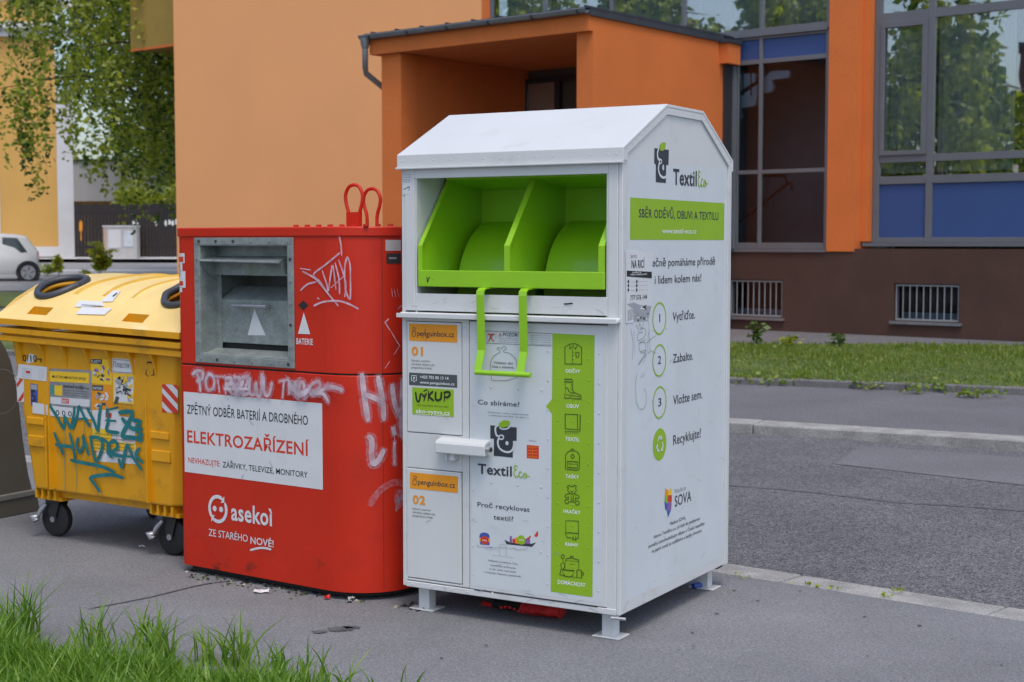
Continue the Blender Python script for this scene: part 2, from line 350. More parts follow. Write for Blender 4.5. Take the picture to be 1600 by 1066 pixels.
def catmull(q, closed, k=5):
    out = []; n = len(q)
    for i in range(n if closed else n-1):
        p0, p1, p2, p3 = (q[(i-1) % n] if closed or i > 0 else q[i]), q[i], q[(i+1) % n], (q[(i+2) % n] if closed or i+2 < n else q[(i+1) % n])
        for j in range(k):
            t = j/k; out.append(.5*((2*p1)+(p2-p0)*t+(2*p0-5*p1+4*p2-p3)*t*t+(3*p1-p0-3*p2+p3)*t**3))
    if not closed: out.append(q[-1])
    return out
def ribbon(mb, q, wd, fn, m, off, closed=False, smooth=True, taper=False, ends=True):
    if smooth and len(q) > 2: q = catmull(q, closed)
    if closed: q = q+[q[0]]
    n = len(q); vs = []
    for i in range(n):
        if closed: a, b = q[(i-1) if i > 0 else n-2], q[(i+1) if i < n-1 else 1]
        else: a, b = q[max(i-1, 0)], q[min(i+1, n-1)]
        t = (b-a); t = t.normalized() if t.length > 1e-9 else Vector((1, 0)); nn = Vector((-t.y, t.x)); w2 = wd/2
        d1 = (q[i]-a); d2 = (b-q[i])
        if d1.length > 1e-9 and d2.length > 1e-9:
            c = max(.5, math.sqrt(max(0, (1+d1.normalized().dot(d2.normalized()))/2))); w2 = w2/c
        if taper: w2 *= min(1, .35+1.6*(1-i/(n-1)))
        o = off+.0006*i/n; e = 0
        if ends and not closed and i in (0, n-1): e = -wd*.3 if i == 0 else wd*.3
        p = q[i]+t*e; sc = .55 if e else 1
        vs.append(fn(p.x+nn.x*w2*sc, p.y+nn.y*w2*sc, o)); vs.append(fn(p.x-nn.x*w2*sc, p.y-nn.y*w2*sc, o))
    mb.add(vs, [(2*i, 2*i+1, 2*i+3, 2*i+2) for i in range(n-1)], m)

# ================================================================== SETTING
def rise(y): return 0 if y < 27 else min((y-27)*.027, .89)
def P2(v): return Vector((v[0], v[1]))
mb = MB(); ys = [-200, -60, -20, -5, 0, 4, 8, 12, 16, 20, 27, 60, 62, 90, 160, 600]; xs = [-400, -60, -20, -5, 0, 5, 20, 60, 400]
vs = [(x, y, -.065+rise(y)) for y in ys for x in xs]; n = len(xs)
mb.add(vs, [(j*n+i, j*n+i+1, (j+1)*n+i+1, (j+1)*n+i) for j in range(len(ys)-1) for i in range(n-1)], M['roadm'])
mb.build('road', kind='structure')
# near pavement and its granite kerb
A = P2(ground(1100, 891)); B = P2(ground(1600, 971)); kd = (B-A).normalized(); kn = Vector((-kd.y, kd.x)); kn = kn if kn.y > 0 else -kn
def on(A, d, n, t, s, z): q = A+d*t+n*s; return (q.x, q.y, z)
mb = MB(); p = [on(A, kd, kn, -40, 0, 0), on(A, kd, kn, 16, 0, 0), on(A, kd, kn, 16, -22, 0), on(A, kd, kn, -40, -22, 0)]
mb.add(p+[(a, b, -.12) for a, b, c in p], [(0, 3, 2, 1), (0, 1, 5, 4), (1, 2, 6, 5), (2, 3, 7, 6), (3, 0, 4, 7)], M['pave'])
mb.build('pavement', kind='structure')
mb = MB(); t = -39
while t < 15:
    ln = random.choice((.8, 1.0, 1.2)); h = random.uniform(-.004, .003); g = .005
    q = [on(A, kd, kn, t+g, .004, h), on(A, kd, kn, t+ln-g, .004, h+random.uniform(-.002, .002)), on(A, kd, kn, t+ln-g, .26, h-.012), on(A, kd, kn, t+g, .26, h-.012)]
    mb.add(q+[(a, b, -.14) for a, b, c in q], [(3, 2, 1, 0), (0, 1, 5, 4), (1, 2, 6, 5), (2, 3, 7, 6), (3, 0, 4, 7)], M['stone']); t += ln
mb.build('kerb', bevel=.008, kind='structure')
# far kerb, far pavement, lawn with its low kerb
A2 = P2(ground(1142, 661, .02)); B2 = P2(ground(1600, 689, .02)); d2 = (B2-A2).normalized(); n2 = Vector((-d2.y, d2.x)); n2 = n2 if n2.y > 0 else -n2
A3 = P2(ground(1142, 600, .03)); B3 = P2(ground(1600, 618, .03)); d3 = (B3-A3).normalized(); n3 = Vector((-d3.y, d3.x)); n3 = n3 if n3.y > 0 else -n3
A4 = P2(ground(1142, 539, .12)); B4 = P2(ground(1600, 541, .12)); d4 = (B4-A4).normalized(); n4 = Vector((-d4.y, d4.x)); n4 = n4 if n4.y > 0 else -n4
for nm, AA, dd, nn_, w_, top, low, mm in (('far_kerb', A2, d2, n2, .30, .02, -.14, M['stone']), ('lawn_kerb', A3, d3, n3, .12, .10, -.05, M['stone2'])):
    mb = MB(); t = -16
    while t < 14:
        ln = random.choice((1.9, 2.3, 2.6)) if nm == 'far_kerb' else random.choice((.9, 1.2, 1.4)); h = top+random.uniform(-.006, .006)
        q = [on(AA, dd, nn_, t+.004, 0, h), on(AA, dd, nn_, t+ln-.004, random.uniform(-.01, .01), h), on(AA, dd, nn_, t+ln-.004, w_, h+.004), on(AA, dd, nn_, t+.004, w_, h+.004)]
        mb.add(q+[(a, b, low) for a, b, c in q], [(3, 2, 1, 0), (0, 1, 5, 4), (1, 2, 6, 5), (2, 3, 7, 6), (3, 0, 4, 7)], mm); t += ln
    mb.build(nm, bevel=.012, kind='structure')
mb = MB(); mb.add([on(A2, d2, n2, -16, .28, .016), on(A2, d2, n2, 14, .28, .016), on(A3, d3, n3, 14, .05, .03), on(A3, d3, n3, -16, .05, .03)], [(0, 1, 2, 3)], M['pave2'])
mb.build('far_pavement', kind='structure')
mb = MB(); mb.add([on(A3, d3, n3, -16, .1, .085), on(A3, d3, n3, 14, .1, .085), on(A4, d4, n4, 14, 0, .13), on(A4, d4, n4, -12, 0, .13)], [(0, 1, 2, 3)], M['soil'])
mb.build('lawn', kind='structure')
mb = MB(); mb.add([on(A4, d4, n4, -12, -.05, .112), on(A4, d4, n4, 14, -.05, .112), on(A4, d4, n4, 14, 6, .13), on(A4, d4, n4, -12, 9, .13)], [(0, 1, 2, 3)], M['pave2'])
mb.build('wall_path', kind='structure')
# smoother patch in the road, tar seam
mb = MB(); q = [ground(1305, 725, -.061), ground(1345, 697, -.061), ground(1700, 722, -.061), ground(1750, 775, -.061)]
mb.add(q, [(0, 1, 2, 3)], M['patch']); mb.build('road_patch', kind='structure')
mb = MB(); qq = [ground(x, y, -.057) for x, y in ((1120, 757), (1200, 762), (1300, 772), (1400, 784), (1500, 790), (1700, 806))]
ribbon(mb, [P2(p) for p in qq], .018, lambda a, b, o: (a, b, -.057), M['seamtar'], 0); mb.build('road_seam', kind='structure')
mb = MB(); qq = [ground(x, y, 0) for x, y in ((140, 952), (230, 935), (330, 912), (420, 905))]
ribbon(mb, [P2(p) for p in qq], .012, lambda a, b, o: (a, b, .004), M['seamtar'], 0)
def stain(cx, cy, rx, ry, n=26):
    pts = []
    for i in range(n):
        a = 2*math.pi*i/n; k = random.uniform(.55, 1.1); p = ground(cx+math.cos(a)*rx*k, cy+math.sin(a)*ry*k); pts.append((p.x, p.y, .004))
    mb.add(pts, [tuple(range(n))[::-1]], M['stain'])
stain(532, 984, 24, 5); stain(500, 988, 13, 3); stain(548, 981, 16, 3)
for x, y in ((1351, 965), (1437, 979), (1447, 988), (1487, 1000), (1190, 998), (1082, 990), (1084, 1010), (1083, 1015), (1355, 1027), (1147, 924), (1184, 940), (1060, 1017), (1415, 964), (1120, 960), (760, 1010), (690, 1030), (905, 1040), (1545, 1040), (1250, 925), (1565, 1041), (395, 983), (230, 1000)):
    c = ground(x, y); r = random.uniform(.003, .008); mb.add([(c.x+math.cos(a)*r*1.2, c.y+math.sin(a)*r, .005) for a in [i*math.pi/4 for i in range(8)]], [tuple(range(8))], M['seam'])
mb.build('pavement_stains', kind='structure')
# distant street: light asphalt, paled further to put the sunlight into its colour, strip of grass
mb = MB()
mb.add([(-60, 40, rise(40)-.05), (30, 40, rise(40)-.05), (30, 60, rise(60)-.05), (-60, 60, rise(60)-.05)], [(0, 1, 2, 3)], mat('street_surface', (.27, .27, .28), .9, var=.1, vs=.5)); mb.build('distant_street', kind='structure')
mb = MB(); mb.add([(-60, 49.5, rise(49.5)+.05), (0, 49.5, rise(49.5)+.05), (0, 50.6, rise(50.6)+.05), (-60, 50.6, rise(50.6)+.05), (-60, 49.5, rise(49.5)-.08), (0, 49.5, rise(49.5)-.08)], [(0, 1, 2, 3), (4, 5, 1, 0)], M['hwhite']); mb.build('distant_kerb', kind='structure')
mb = MB(); mb.add([(-40, 60, .96), (-5, 58, .96), (-5, 63, .96), (-40, 63, .96)], [(0, 1, 2, 3)], M['hwhite']); mb.build('distant_pavement', kind='structure')
mb = MB(); mb.add([(-22, 31, rise(31)-.04), (-8.2, 34.5, rise(34.5)-.04), (-8.5, 39.6, rise(39.6)-.04), (-22, 38.5, rise(38.5)-.04)], [(0, 1, 2, 3)], M['soil']); mb.build('verge', kind='structure')

# ================================================================== SCHOOL BUILDING
F = Frame((5.84, 23.54, 0), 51)
bld = thing('building', F.O, F.rz, 'orange and peach rendered building with projecting porch, blue panels and grey framed windows', 'building')
H = 12.5
m = MB()   # render wall, peach, left of the porch
m.box(-17.66, -8.27, 0, .3, -.3, H, M['peach']); m.box(-8.27, -7.0, 0, .3, -.3, 5.15, M['peach'])
m.box(-17.66, -17.36, .3, 10, -.3, H, M['peach']); m.build('peach_wall', bld)
m = MB(); m.box(-8.268, -8.08, -.002, .3, 5.15, H, M['orange']); m.build('orange_reveal', bld)
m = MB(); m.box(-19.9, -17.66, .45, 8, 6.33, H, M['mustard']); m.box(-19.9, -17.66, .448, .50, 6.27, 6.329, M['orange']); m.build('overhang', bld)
m = MB()   # brown plinth with window holes
zt = 1.505; holes = ((-2.72, -1.69, .34, .98), (.29, 1.37, .36, .96), (3.2, 4.3, .36, .96))
xc = -3.2
for (a, b, c, d) in holes:
    m.box(xc, a, 0, .35, .12, zt, M['brown']); m.box(a, b, 0, .35, .12, c, M['brown']); m.box(a, b, 0, .35, d, zt, M['brown']); xc = b
m.box(xc, 12, 0, .35, .12, zt, M['brown']); m.box(-3.2, 12, -.015, .36, -.3, .118, M['plinth']); m.build('plinth_wall', bld)
for (a, b, c, d) in holes:
    m = MB(); f = .03
    m.box(a, b, .12, .16, c, c+f, M['frame']); m.box(a, b, .12, .16, d-f, d, M['frame']); m.box(a, a+f, .12, .16, c+f, d-f, M['frame']); m.box(b-f, b, .12, .16, c+f, d-f, M['frame'])
    wn = m.build('basement_window', bld)
    m = MB(); m.box(a+f, b-f, .135, .145, c+f, d-f, M['glass2']); m.build('pane', wn)
    m = MB(); m.box(a, b, .33, .345, c-.1, c+.13, M['winlit']); m.box(a-.1, b+.1, .7, .71, c-.2, d+.2, M['interiord']); m.build('light_well', wn)
    m = MB(); m.box(a-.05, b+.05, -.05, .118, c-.045, c-.002, M['slate2']); m.build('sill', wn)
    m = MB()
    for z in (c+.03, d-.03): m.box(a+.02, b-.02, .03, .045, z-.012, z+.012, M['bars'])
    k = 10
    for i in range(k): x = a+.03+(b-a-.06)*i/(k-1); m.tube([(x, .037, c+.03), (x, .037, d-.03)], .009, M['bars'], 6)
    m.build('window_grille', wn)
# pilasters
for a, b in ((-.89, -.40), (6.0, 6.5)):
    m = MB(); m.box(a, b, -.02, .60, 1.46, H, M['orange']); m.build('pilaster', bld)
m = MB(); m.box(-.398, -.262, .20, .55, 1.62, H, M['orange']); m.build('window_reveal', bld)
m = MB(); m.box(-8.27, 12, .02, 8, 11.5, H, M['orange']); m.box(-8.2, 12, 7, 7.3, 0, 11.5, M['interiord']); m.box(-8.2, 12, 1.0, 7, 4.95, 5.1, M['interiord'])
m.box(-8.2, 12, 1.0, 7, 8.6, 8.8, M['interiord']); m.build('upper_wall', bld)
m = MB(); m.box(-17.9, 12.2, -.2, 10, H, H+.25, M['slate']); m.build('roof', bld)
# bay beside the porch
def glaze(name, x0, x1, y, levels, mullions, fr=.065, m_frame='frame', panels=(), glass='glass', depth=.07):
    """levels: z of horizontal rails; mullions: x of verticals; panels: index pairs (column,row) in blue"""
    w = None; m = MB()
    vx = [x0]+list(mullions)+[x1]
    for x in vx: m.box(x-fr/2, x+fr/2, y-depth/2, y+depth/2, levels[0][0], levels[-1][1], M[m_frame])
    for i in range(len(vx)-1):
        for (z0, z1) in levels: m.box(vx[i]+fr/2, vx[i+1]-fr/2, y-depth/2+.006, y+depth/2-.006, z0, z1, M[m_frame])
    w = m.build(name, bld, bevel=.004)
    for i in range(len(vx)-1):
        for j in range(len(levels)-1):
            a, b, c, d = vx[i]+fr/2, vx[i+1]-fr/2, levels[j][1], levels[j+1][0]
            m = MB(); pan = (i, j) in panels or ('*', j) in panels
            m.box(a, b, y+(.004 if pan else .0), y+(.03 if pan else .012), c, d, M['bpanel' if pan else glass]); m.build('panel' if pan else 'pane', w)
    return w
glaze('bay_window', -2.62, -.93, .06, [(1.50, 1.60), (2.76, 2.825), (4.60, 4.675), (5.01, 5.05)], [-2.165], panels=[('*', 2)], glass='glass2')
m = MB(); m.box(-2.75, -.90, -.03, .10, 1.445, 1.50, M['frame']); m.build('bay_sill', bld)
m = MB(); m.box(-8.10, -.93, -.01, .11, 5.055, 5.085, M['frame']); m.build('rail_flashing', bld)
glaze('upper_window', -8.05, -.93, .06, [(5.09, 5.19), (7.4, 7.5), (8.6, 8.7), (11.4, 11.5)], [-6.76, -5.24, -3.70, -2.165], panels=[('*', 1)])
# bay right of the pilaster
glaze('tall_window', -.20, 5.96, .36, [(1.60, 1.685), (2.54, 2.665), (2.885, 3.0), (5.13, 5.27), (7.4, 7.5), (8.6, 8.7), (11.4, 11.5)], [.70, 3.6], fr=.11, panels=[('*', 0), ('*', 4)])
m = MB()   # opening sash in the narrow field
sx0, sx1, sz0, sz1 = -.145, .645, 3.0, 5.13; f = .07
m.box(sx0, sx1, .305, .345, sz0, sz0+f, M['frame']); m.box(sx0, sx1, .305, .345, sz1-f-.03, sz1, M['frame']); m.box(sx0, sx0+f, .305, .345, sz0+f, sz1-f-.03, M['frame']); m.box(sx1-f-.02, sx1, .305, .345, sz0+f, sz1-f-.03, M['frame'])
m.build('window_sash', bld, bevel=.004)
m = MB(); m.box(-.262, 5.96, .0, .32, 1.545, 1.60, M['frame']); m.build('window_sill', bld)
# rooms behind the glass
m = MB()
m.box(-6.5, -.62, 1.9, 2.0, .0, 4.90, M['interior']); m.box(-.86, -.72, .61, 1.9, 0, 4.90, M['interior']); m.box(-6.5, -.86, .2, 1.9, .9, 1.0, M['interiord']); m.box(-6.5, -.62, .12, 1.9, 4.90, 4.94, M['interior']); m.box(-4.6, -4.5, .1, 1.9, 1, 4.9, M['interior'])
m.box(-.7, 6, 3.4, 3.5, 0, 4.95, M['interiord']); m.box(-.7, 6, .5, 3.4, .9, 1.5, M['interiord']); m.box(-8, -.8, 3.4, 3.5, 5.1, 8.6, M['interiord'])
m.build('interior_wall', bld)
m = MB(); random.seed(3)
def curtain(x0, x1, y, z0, z1, period=.11):
    n = int((x1-x0)/.012); vs = []
    for i in range(n+1):
        x = x0+(x1-x0)*i/n; yy = y+.022*math.sin(2*math.pi*x/period)+.008*math.sin(2*math.pi*x/.31); vs += [(x, yy, z0), (x, yy, z1)]
    m.add(vs, [(2*i, 2*i+2, 2*i+3, 2*i+1) for i in range(n)], M['blind'])
curtain(-.15, .66, .50, 2.72, 5.15); curtain(.76, 1.98, .50, 2.72, 5.15); curtain(-7.9, -1.0, .30, 5.2, 7.4); curtain(2.15, 3.4, .9, 2.0, 5.15)
m.box(2.02, 2.10, .55, .6, 1.6, 5.2, M['framed']); m.build('vertical_blind', bld)
fs = Face(F, 1, .22, -1, (1120, 0, 2.665)); fc = Face(F, 1, .22, -1, (1120, 260, 6.66))
m = MB()
for poly in ([(190, 330), (225, 297), (298, 292), (304, 308), (296, 325), (226, 333), (236, 362), (226, 384), (196, 388)],
             [(60, 440), (100, 400), (168, 352), (168, 400), (160, 440), (128, 446), (92, 452), (100, 488), (74, 502), (60, 500)], [(62, 310), (160, 305), (160, 340), (62, 400)]):
    m.prism([fs.ab(*p) for p in poly], 1, .22, .30, M['stair'])
m.build('stair_flight', bld)
m = MB(); T3 = lambda x, y: (fc.ab(x, y)[0], .20, fc.ab(x, y)[1])
m.tube([T3(200, 610), (T3(470, 400)), T3(735, 185), T3(720, 98), T3(500, 98)], .025, M['rail'], 6)
m.tube([T3(735, 185), T3(785, 165), T3(790, 262)], .025, M['rail'], 6)
for x in (560, 640, 700): m.tube([T3(x, 120), T3(x, 700)], .008, M['zinc'], 5)
U3 = lambda x, y: (fs.ab(x, y)[0], .20, fs.ab(x, y)[1])
m.tube([U3(70, 415), U3(168, 345), U3(275, 0)], .018, M['framed'], 5)
for x in (80, 112, 145): m.tube([U3(x, 305), U3(x, 400)], .01, M['framed'], 5)
m.build('stair_rail', bld)
# porch
PX0, PX1, PY = -7.24, -2.70, -4.13
m = MB()
m.box(PX1-.30, PX1, PY+.10, PY+.45, -.2, 4.74, M['orange'])
m.box(PX1-.29, PX1, PY+.45, -.30, -.2, 4.74, M['orange']); m.box(PX1-.30, PX1, PY+.0, -.30, 4.74, 4.99, M['orange'])
pw = m.build('porch_side_wall', bld)
m = MB(); m.box(PX0+.18, PX0+.62, PY+.10, PY+.5, -.2, 4.735, M['orange']); m.box(PX0+.18, PX0+.60, PY+.5, -.02, -.2, 4.735, M['orange']); m.build('porch_left_wall', bld)
m = MB(); m.box(PX0, PX1-.302, PY, PY+.3, 4.738, 4.985, M['orange']); m.box(PX0, PX1-.302, PY+.302, -.01, 4.742, 4.95, M['orange']); m.build('porch_beam', bld)
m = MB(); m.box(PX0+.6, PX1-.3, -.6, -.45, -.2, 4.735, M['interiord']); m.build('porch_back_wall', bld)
xa, xb = -6.68, -5.95
m = MB(); m.box(xa, xb+2, -.70, -.62, 4.50, 4.58, M['framed']); m.box(xa, xa+.06, -.70, -.62, 2.0, 4.50, M['framed']); m.box(xb-.02, xb+.10, -.70, -.62, 2.0, 4.50, M['framed'])
dw = m.build('porch_window', bld); m = MB(); m.box(xa+.06, xb-.02, -.645, -.635, 2.0, 4.50, M['blind']); m.box(xa+.06, xb-.02, -.66, -.65, 2.0, 4.50, M['glass']); m.build('pane', dw)  # pale sheet behind the glass is added to imitate the pane's light reflection
m = MB(); m.box(PX1-.0, PX1+.17, -.42, -.02, 4.60, 4.93, M['orange']); m.build('lintel', bld)
m = MB(); m.box(PX1, PX1+.06, -.30, 0, 1.5, 4.59, M['framed']); m.box(PX1+.065, PX1+.10, -.1, .0, 1.5, 4.59, M['frame']); m.build('corner_frame', bld)
m = MB()   # slate roof edge
m.box(PX0-.08, PX1+.04, PY-.06, -.01, 5.062, 5.085, M['slate']); m.box(PX1+.006, PX1+.035, PY-.02, -.31, 4.96, 5.06, M['slate']); m.box(PX1+.004, PX1+.20, -.47, -.005, 4.935, 5.0, M['slate'])
m.box(PX0-.06, PX1, PY+.0, -.02, 4.99, 5.06, M['slate'])
for i in range(9): x = PX0+.1+i*.55; m.box(x-.012, x+.012, PY-.06, -.02, 5.085, 5.11, M['slate'])
m.build('porch_roof', bld)
m = MB(); gy = PY-.085; gz = 5.045; R0 = .065; seg = [(gy+R0*math.cos(a), gz+R0*math.sin(a)) for a in [math.pi+math.pi*i/8 for i in range(9)]]; inn = [(gy+(R0-.008)*math.cos(a), gz+(R0-.008)*math.sin(a)) for a in [2*math.pi-math.pi*i/8 for i in range(9)]]
m.prism(seg+inn, 0, PX0-.12, PX1+.02, M['slate2'])
m.tube([(PX0-.12, gy-R0, gz), (PX1+.02, gy-R0, gz)], .011, M['slate2'], 8); g = m.build('gutter', bld, smooth=40)
for i in range(6):
    x = PX0+.1+i*.86; m = MB(); m.prism([(gy+(R0+.008)*math.cos(a), gz+(R0+.008)*math.sin(a)) for a in [math.pi+math.pi*k/8 for k in range(9)]], 0, x, x+.035, M['slate']); m.build('gutter_bracket', g)
m = MB(); x = PX0-.02
m.tube([(x, gy, gz-.03), (x, gy, gz-.13), (x, gy, gz-.22)], [.085, .075, .05], M['slate2'], 12)
m.tube([(x, gy, gz-.2), (x, gy+.0, gz-.38), (x-.05, gy+.05, gz-.50), (x-.10, gy+.12, gz-.60), (x+.02, gy+.45, gz-.84), (x+.19, gy+.9, gz-1.10), (x+.19, gy+.95, gz-1.3), (x+.19, gy+.95, 0)], .05, M['slate2'], 12)
m.build('downpipe', bld, smooth=40)

# ================================================================== WHITE CLOTHING BIN
W = Frame((.4333, 5.8024, 0), 59.677)
wb = thing('clothing_bin', W.O, W.rz, 'white metal clothes donation bin with a gabled roof and lime green drum hatch', 'donation bin')
ww, dd_, zb, ze = 1.053, 1.115, .109, 1.917
m = MB()
gab = [(0, zb), (dd_, zb), (dd_, 1.96), (.782, 2.158), (.398, 2.158), (.004, 1.965)]
m.prism(gab, 0, -.018, 0, M['white']); m.prism(gab, 0, -ww, -ww+.018, M['white'])
m.box(-ww+.02, -.02, dd_-.02, dd_-.002, zb, 1.95, M['white']); m.box(-ww+.02, -.02, .03, dd_-.03, zb+.002, zb+.02, M['white'])
m.box(-ww+.019, -.019, .66, .68, zb+.02, 1.95, M['white_in']); m.box(-ww+.019, -.019, .02, .66, 1.25, 1.27, M['white_in'])
body = m.build('body', wb, bevel=.003)
# front carcass: posts, header, sill panel, bottom rail, module frame
fx = lambda x, y, yy=0: W.px(x, y, 1, yy)[0]; fz = lambda x, y, yy=0: W.px(x, y, 1, yy)[2]
d1 = (fx(636, 505), fx(721, 505), fz(678, 677.5), fz(678, 503.5)); d2 = (fx(636, 735), fx(720.7, 738), fz(678, 907), fz(678, 735))
dm = (-.708, -.061, .135, 1.272)
m = MB()
m.box(-.0615, -.0185, .0, .03, zb, ze, M['white']); m.box(-ww+.0185, -.985, .0, .03, 1.31, ze, M['white'])
m.box(-.985, -.0617, .0, .03, 1.873, ze, M['white']); m.box(-.985, -.0617, .002, .03, 1.31, 1.384, M['white'])
m.box(-ww+.0185, d1[0]-.003, 0, .03, .136, 1.30, M['white']); m.box(d1[1]+.003, dm[0]-.004, 0, .03, .136, 1.30, M['white'])
m.box(d1[0]-.003, d1[1]+.003, .0005, .03, d1[3]+.003, 1.30, M['white']); m.box(d1[0]-.003, d1[1]+.003, .0005, .03, d2[3]+.003, d1[2]-.003, M['white']); m.box(d2[0]-.003, d2[1]+.003, .0005, .03, .136, d2[2]-.003, M['white'])
m.box(-ww+.0185, -.019, -.003, .03, zb-.002, .132, M['white']); m.box(dm[0]-.004, dm[1]+.004, .0, .03, 1.276, 1.30, M['white'])
m.box(-ww+.03, -.03, .035, .045, .12, 1.28, M['seam'])
m.build('front_frame', wb, bevel=.0025)
m = MB(); m.prism([(0.002, 1.286), (-.036, 1.281), (-.036, 1.300), (-.032, 1.300), (-.030, 1.290), (.002, 1.304)], 0, -ww-.004, -.006, M['white']); m.build('shelf', wb, bevel=.0015)
# roof skin with overhanging eave trims
m = MB()
pf = [(-.014, 1.921), (-.014, 1.974), (.398, 2.174), (.784, 2.174), (1.135, 1.975), (1.135, 1.925), (1.122, 1.925), (1.122, 1.967), (.780, 2.161), (.402, 2.161), (-.002, 1.966), (-.002, 1.921)]
m.prism(pf, 0, -ww-.012, .010, M['white']); m.box(-ww-.014, .012, -.024, -.002, 1.912, 1.921, M['white'])
rf = m.build('roof', wb, bevel=.0025)
m = MB()   # rim strips along the gable
rim = [(-.004, 1.925), (-.004, 1.972), (.398, 2.166), (.784, 2.166), (1.120, 1.972), (1.120, zb+.002)]
inn = [(.030, 1.925), (.030, 1.952), (.405, 2.132), (.774, 2.132), (1.088, 1.950), (1.088, zb+.002)]
for i in range(5): m.prism([rim[i], rim[i+1], inn[i+1], inn[i]], 0, .0006, .008, M['white'])
m.build('gable_trim', wb)
m = MB()
def along(a, b, n):
    return [(a[0]+(b[0]-a[0])*(i+.5)/n, a[1]+(b[1]-a[1])*(i+.5)/n) for i in range(n)]
mid = [((rim[i][0]+inn[i][0])/2, (rim[i][1]+inn[i][1])/2) for i in range(6)]
for i, k in ((1, 9), (2, 8), (3, 8), (4, 15)):
    for p in along(mid[i], mid[i+1], k): m.dome((.008, p[0], p[1]), (1, 0, 0), .0042, .0015, M['white'])
for x in [-1.04+.082*i for i in range(13)]+[-.02]: m.dome((x, -.014, 1.948), (0, -1, 0), .004, .0013, M['white'])
for z in [.2+.12*i for i in range(9)]:
    for x in (-.095, -.33): m.dome((x, -.0045, z), (0, -1, 0), .004, .0010, M['foil'])
    m.dome((-.69, -.0045, z), (0, -1, 0), .0035, .0010, M['foil'])
for x in (-1.0, -.9, -.8, -.72): m.dome((x, -.003, .12), (0, -1, 0), .005, .002, M['white'])
for x in (-.6, -.47, -.36): m.dome((x, -.0045, .33), (0, -1, 0), .005, .0010, M['foil']); m.dome((x, -.0045, .6), (0, -1, 0), .005, .0010, M['foil']); m.dome((x, -.0045, 1.0), (0, -1, 0), .005, .0010, M['foil'])
for j in range(7):
    for z in (.45, .95, 1.25): m.dome((.0015, .15+.14*j, z+random.uniform(-.01, .01)), (1, 0, 0), .005, .0010, M['foil'])
m.build('rivets', wb, smooth=50)['kind'] = 'stuff'
# doors
m = MB(); m.box(d1[0], d1[1], -.0015, .03, d1[2], d1[3], M['white']); dA = m.build('small_door', wb, bevel=.003); dA['label'] = 'upper small door with orange header, number 01 and a green sticker'
m = MB(); m.box(d2[0], d2[1], -.0015, .03, d2[2], d2[3], M['white']); dB = m.build('small_door', wb, bevel=.003); dB['label'] = 'lower small door with orange header and number 02'
m = MB(); m.box(dm[0], dm[1], -.0025, .03, dm[2], dm[3], M['white']); dM = m.build('main_door', wb, bevel=.003)
m = MB(); m.box(-.684, -.60, -.004, -.002, .1315, .1345, M['seam']); m.box(-.59, -.1, -.004, -.002, .1315, .1345, M['seam']); m.build('door_gap', wb)
# drum hatch
m = MB(); m.box(-.984, -.975, .004, .62, 1.30, 1.9, M['white_in']); m.box(-.07, -.0617, .004, .62, 1.30, 1.9, M['white_in']); m.box(-.975, -.07, .02, .62, 1.885, 1.895, M['white_in'])
m.build('hatch_lining', wb)
prof = [(-.004, 1.42), (-.004, 1.588), (.222, 1.872), (.60, 1.872), (.60, 1.42)]
hp = MB()
hp.box(-.963, -.074, -.008, .006, 1.414, 1.484, M['green']); hp.box(-.955, -.08, .006, .3, 1.416, 1.424, M['green'])
hatch = hp.build('hatch_tray', wb, bevel=.003)
for x in (-.962, -.528, -.093):
    m = MB(); m.prism(prof, 0, x, x+.006, M['green'])
    fl = [(-.006, 1.484), (-.006, 1.588), (.220, 1.876), (.226, 1.870), (.004, 1.586), (.004, 1.484)]
    m.prism(fl, 0, x-(.001 if x < -.9 else .008), x+.018, M['green']); m.build('side_plate', hatch)
m = MB(); m.box(-.955, -.09, .50, .51, 1.42, 1.842, M['green']); m.prism([(.50, 1.838), (.50, 1.848), (.2, 1.882), (.2, 1.874)], 0, -.955, -.09, M['green']); m.build('back_plate', hatch)
for x0, x1 in ((-.928, -.535), (-.492, -.10)):
    m = MB(); arc = [(.57+.318*math.cos(a), 1.385+.318*math.sin(a)) for a in [math.pi*(.55+.55*i/20) for i in range(21)]]+[(.57, 1.30)]
    m.prism(arc, 0, x0, x1, M['green']); m.build('drum', hatch, smooth=30)
# pull handle: two bent flat straps and a round bar
hy = [(.05, 1.412), (-.035, 1.412), (-.052, 1.402), (-.055, 1.385), (-.045, fz(751, 547, -.045)), (-.075, fz(745, 580, -.075)+.004)]
for xl in (W.px(745.5, 500, 1, -.05)[0], W.px(811.5, 500, 1, -.05)[0]):
    m = MB(); th = .005; up = []; dn = []
    for i, p in enumerate(hy):
        a = Vector(hy[max(i-1, 0)]); b = Vector(hy[min(i+1, len(hy)-1)]); t = (b-a).normalized(); nn = Vector((-t.y, t.x)); up.append((p[0]+nn.x*th/2, p[1]+nn.y*th/2)); dn.append((p[0]-nn.x*th/2, p[1]-nn.y*th/2))
    for i in range(len(hy)-1): m.prism([up[i], up[i+1], dn[i+1], dn[i]], 0, xl, xl+.036, M['green'])
    m.build('handle_strap', hatch)
m = MB(); zb_ = fz(745, 582, -.078); x0 = W.px(743, 580, 1, -.078)[0]; x1 = W.px(829, 584, 1, -.078)[0]; m.tube([(x0, -.078, zb_), (x1, -.078, zb_)], .011, M['green'], 12); m.build('handle_bar', hatch, smooth=40)
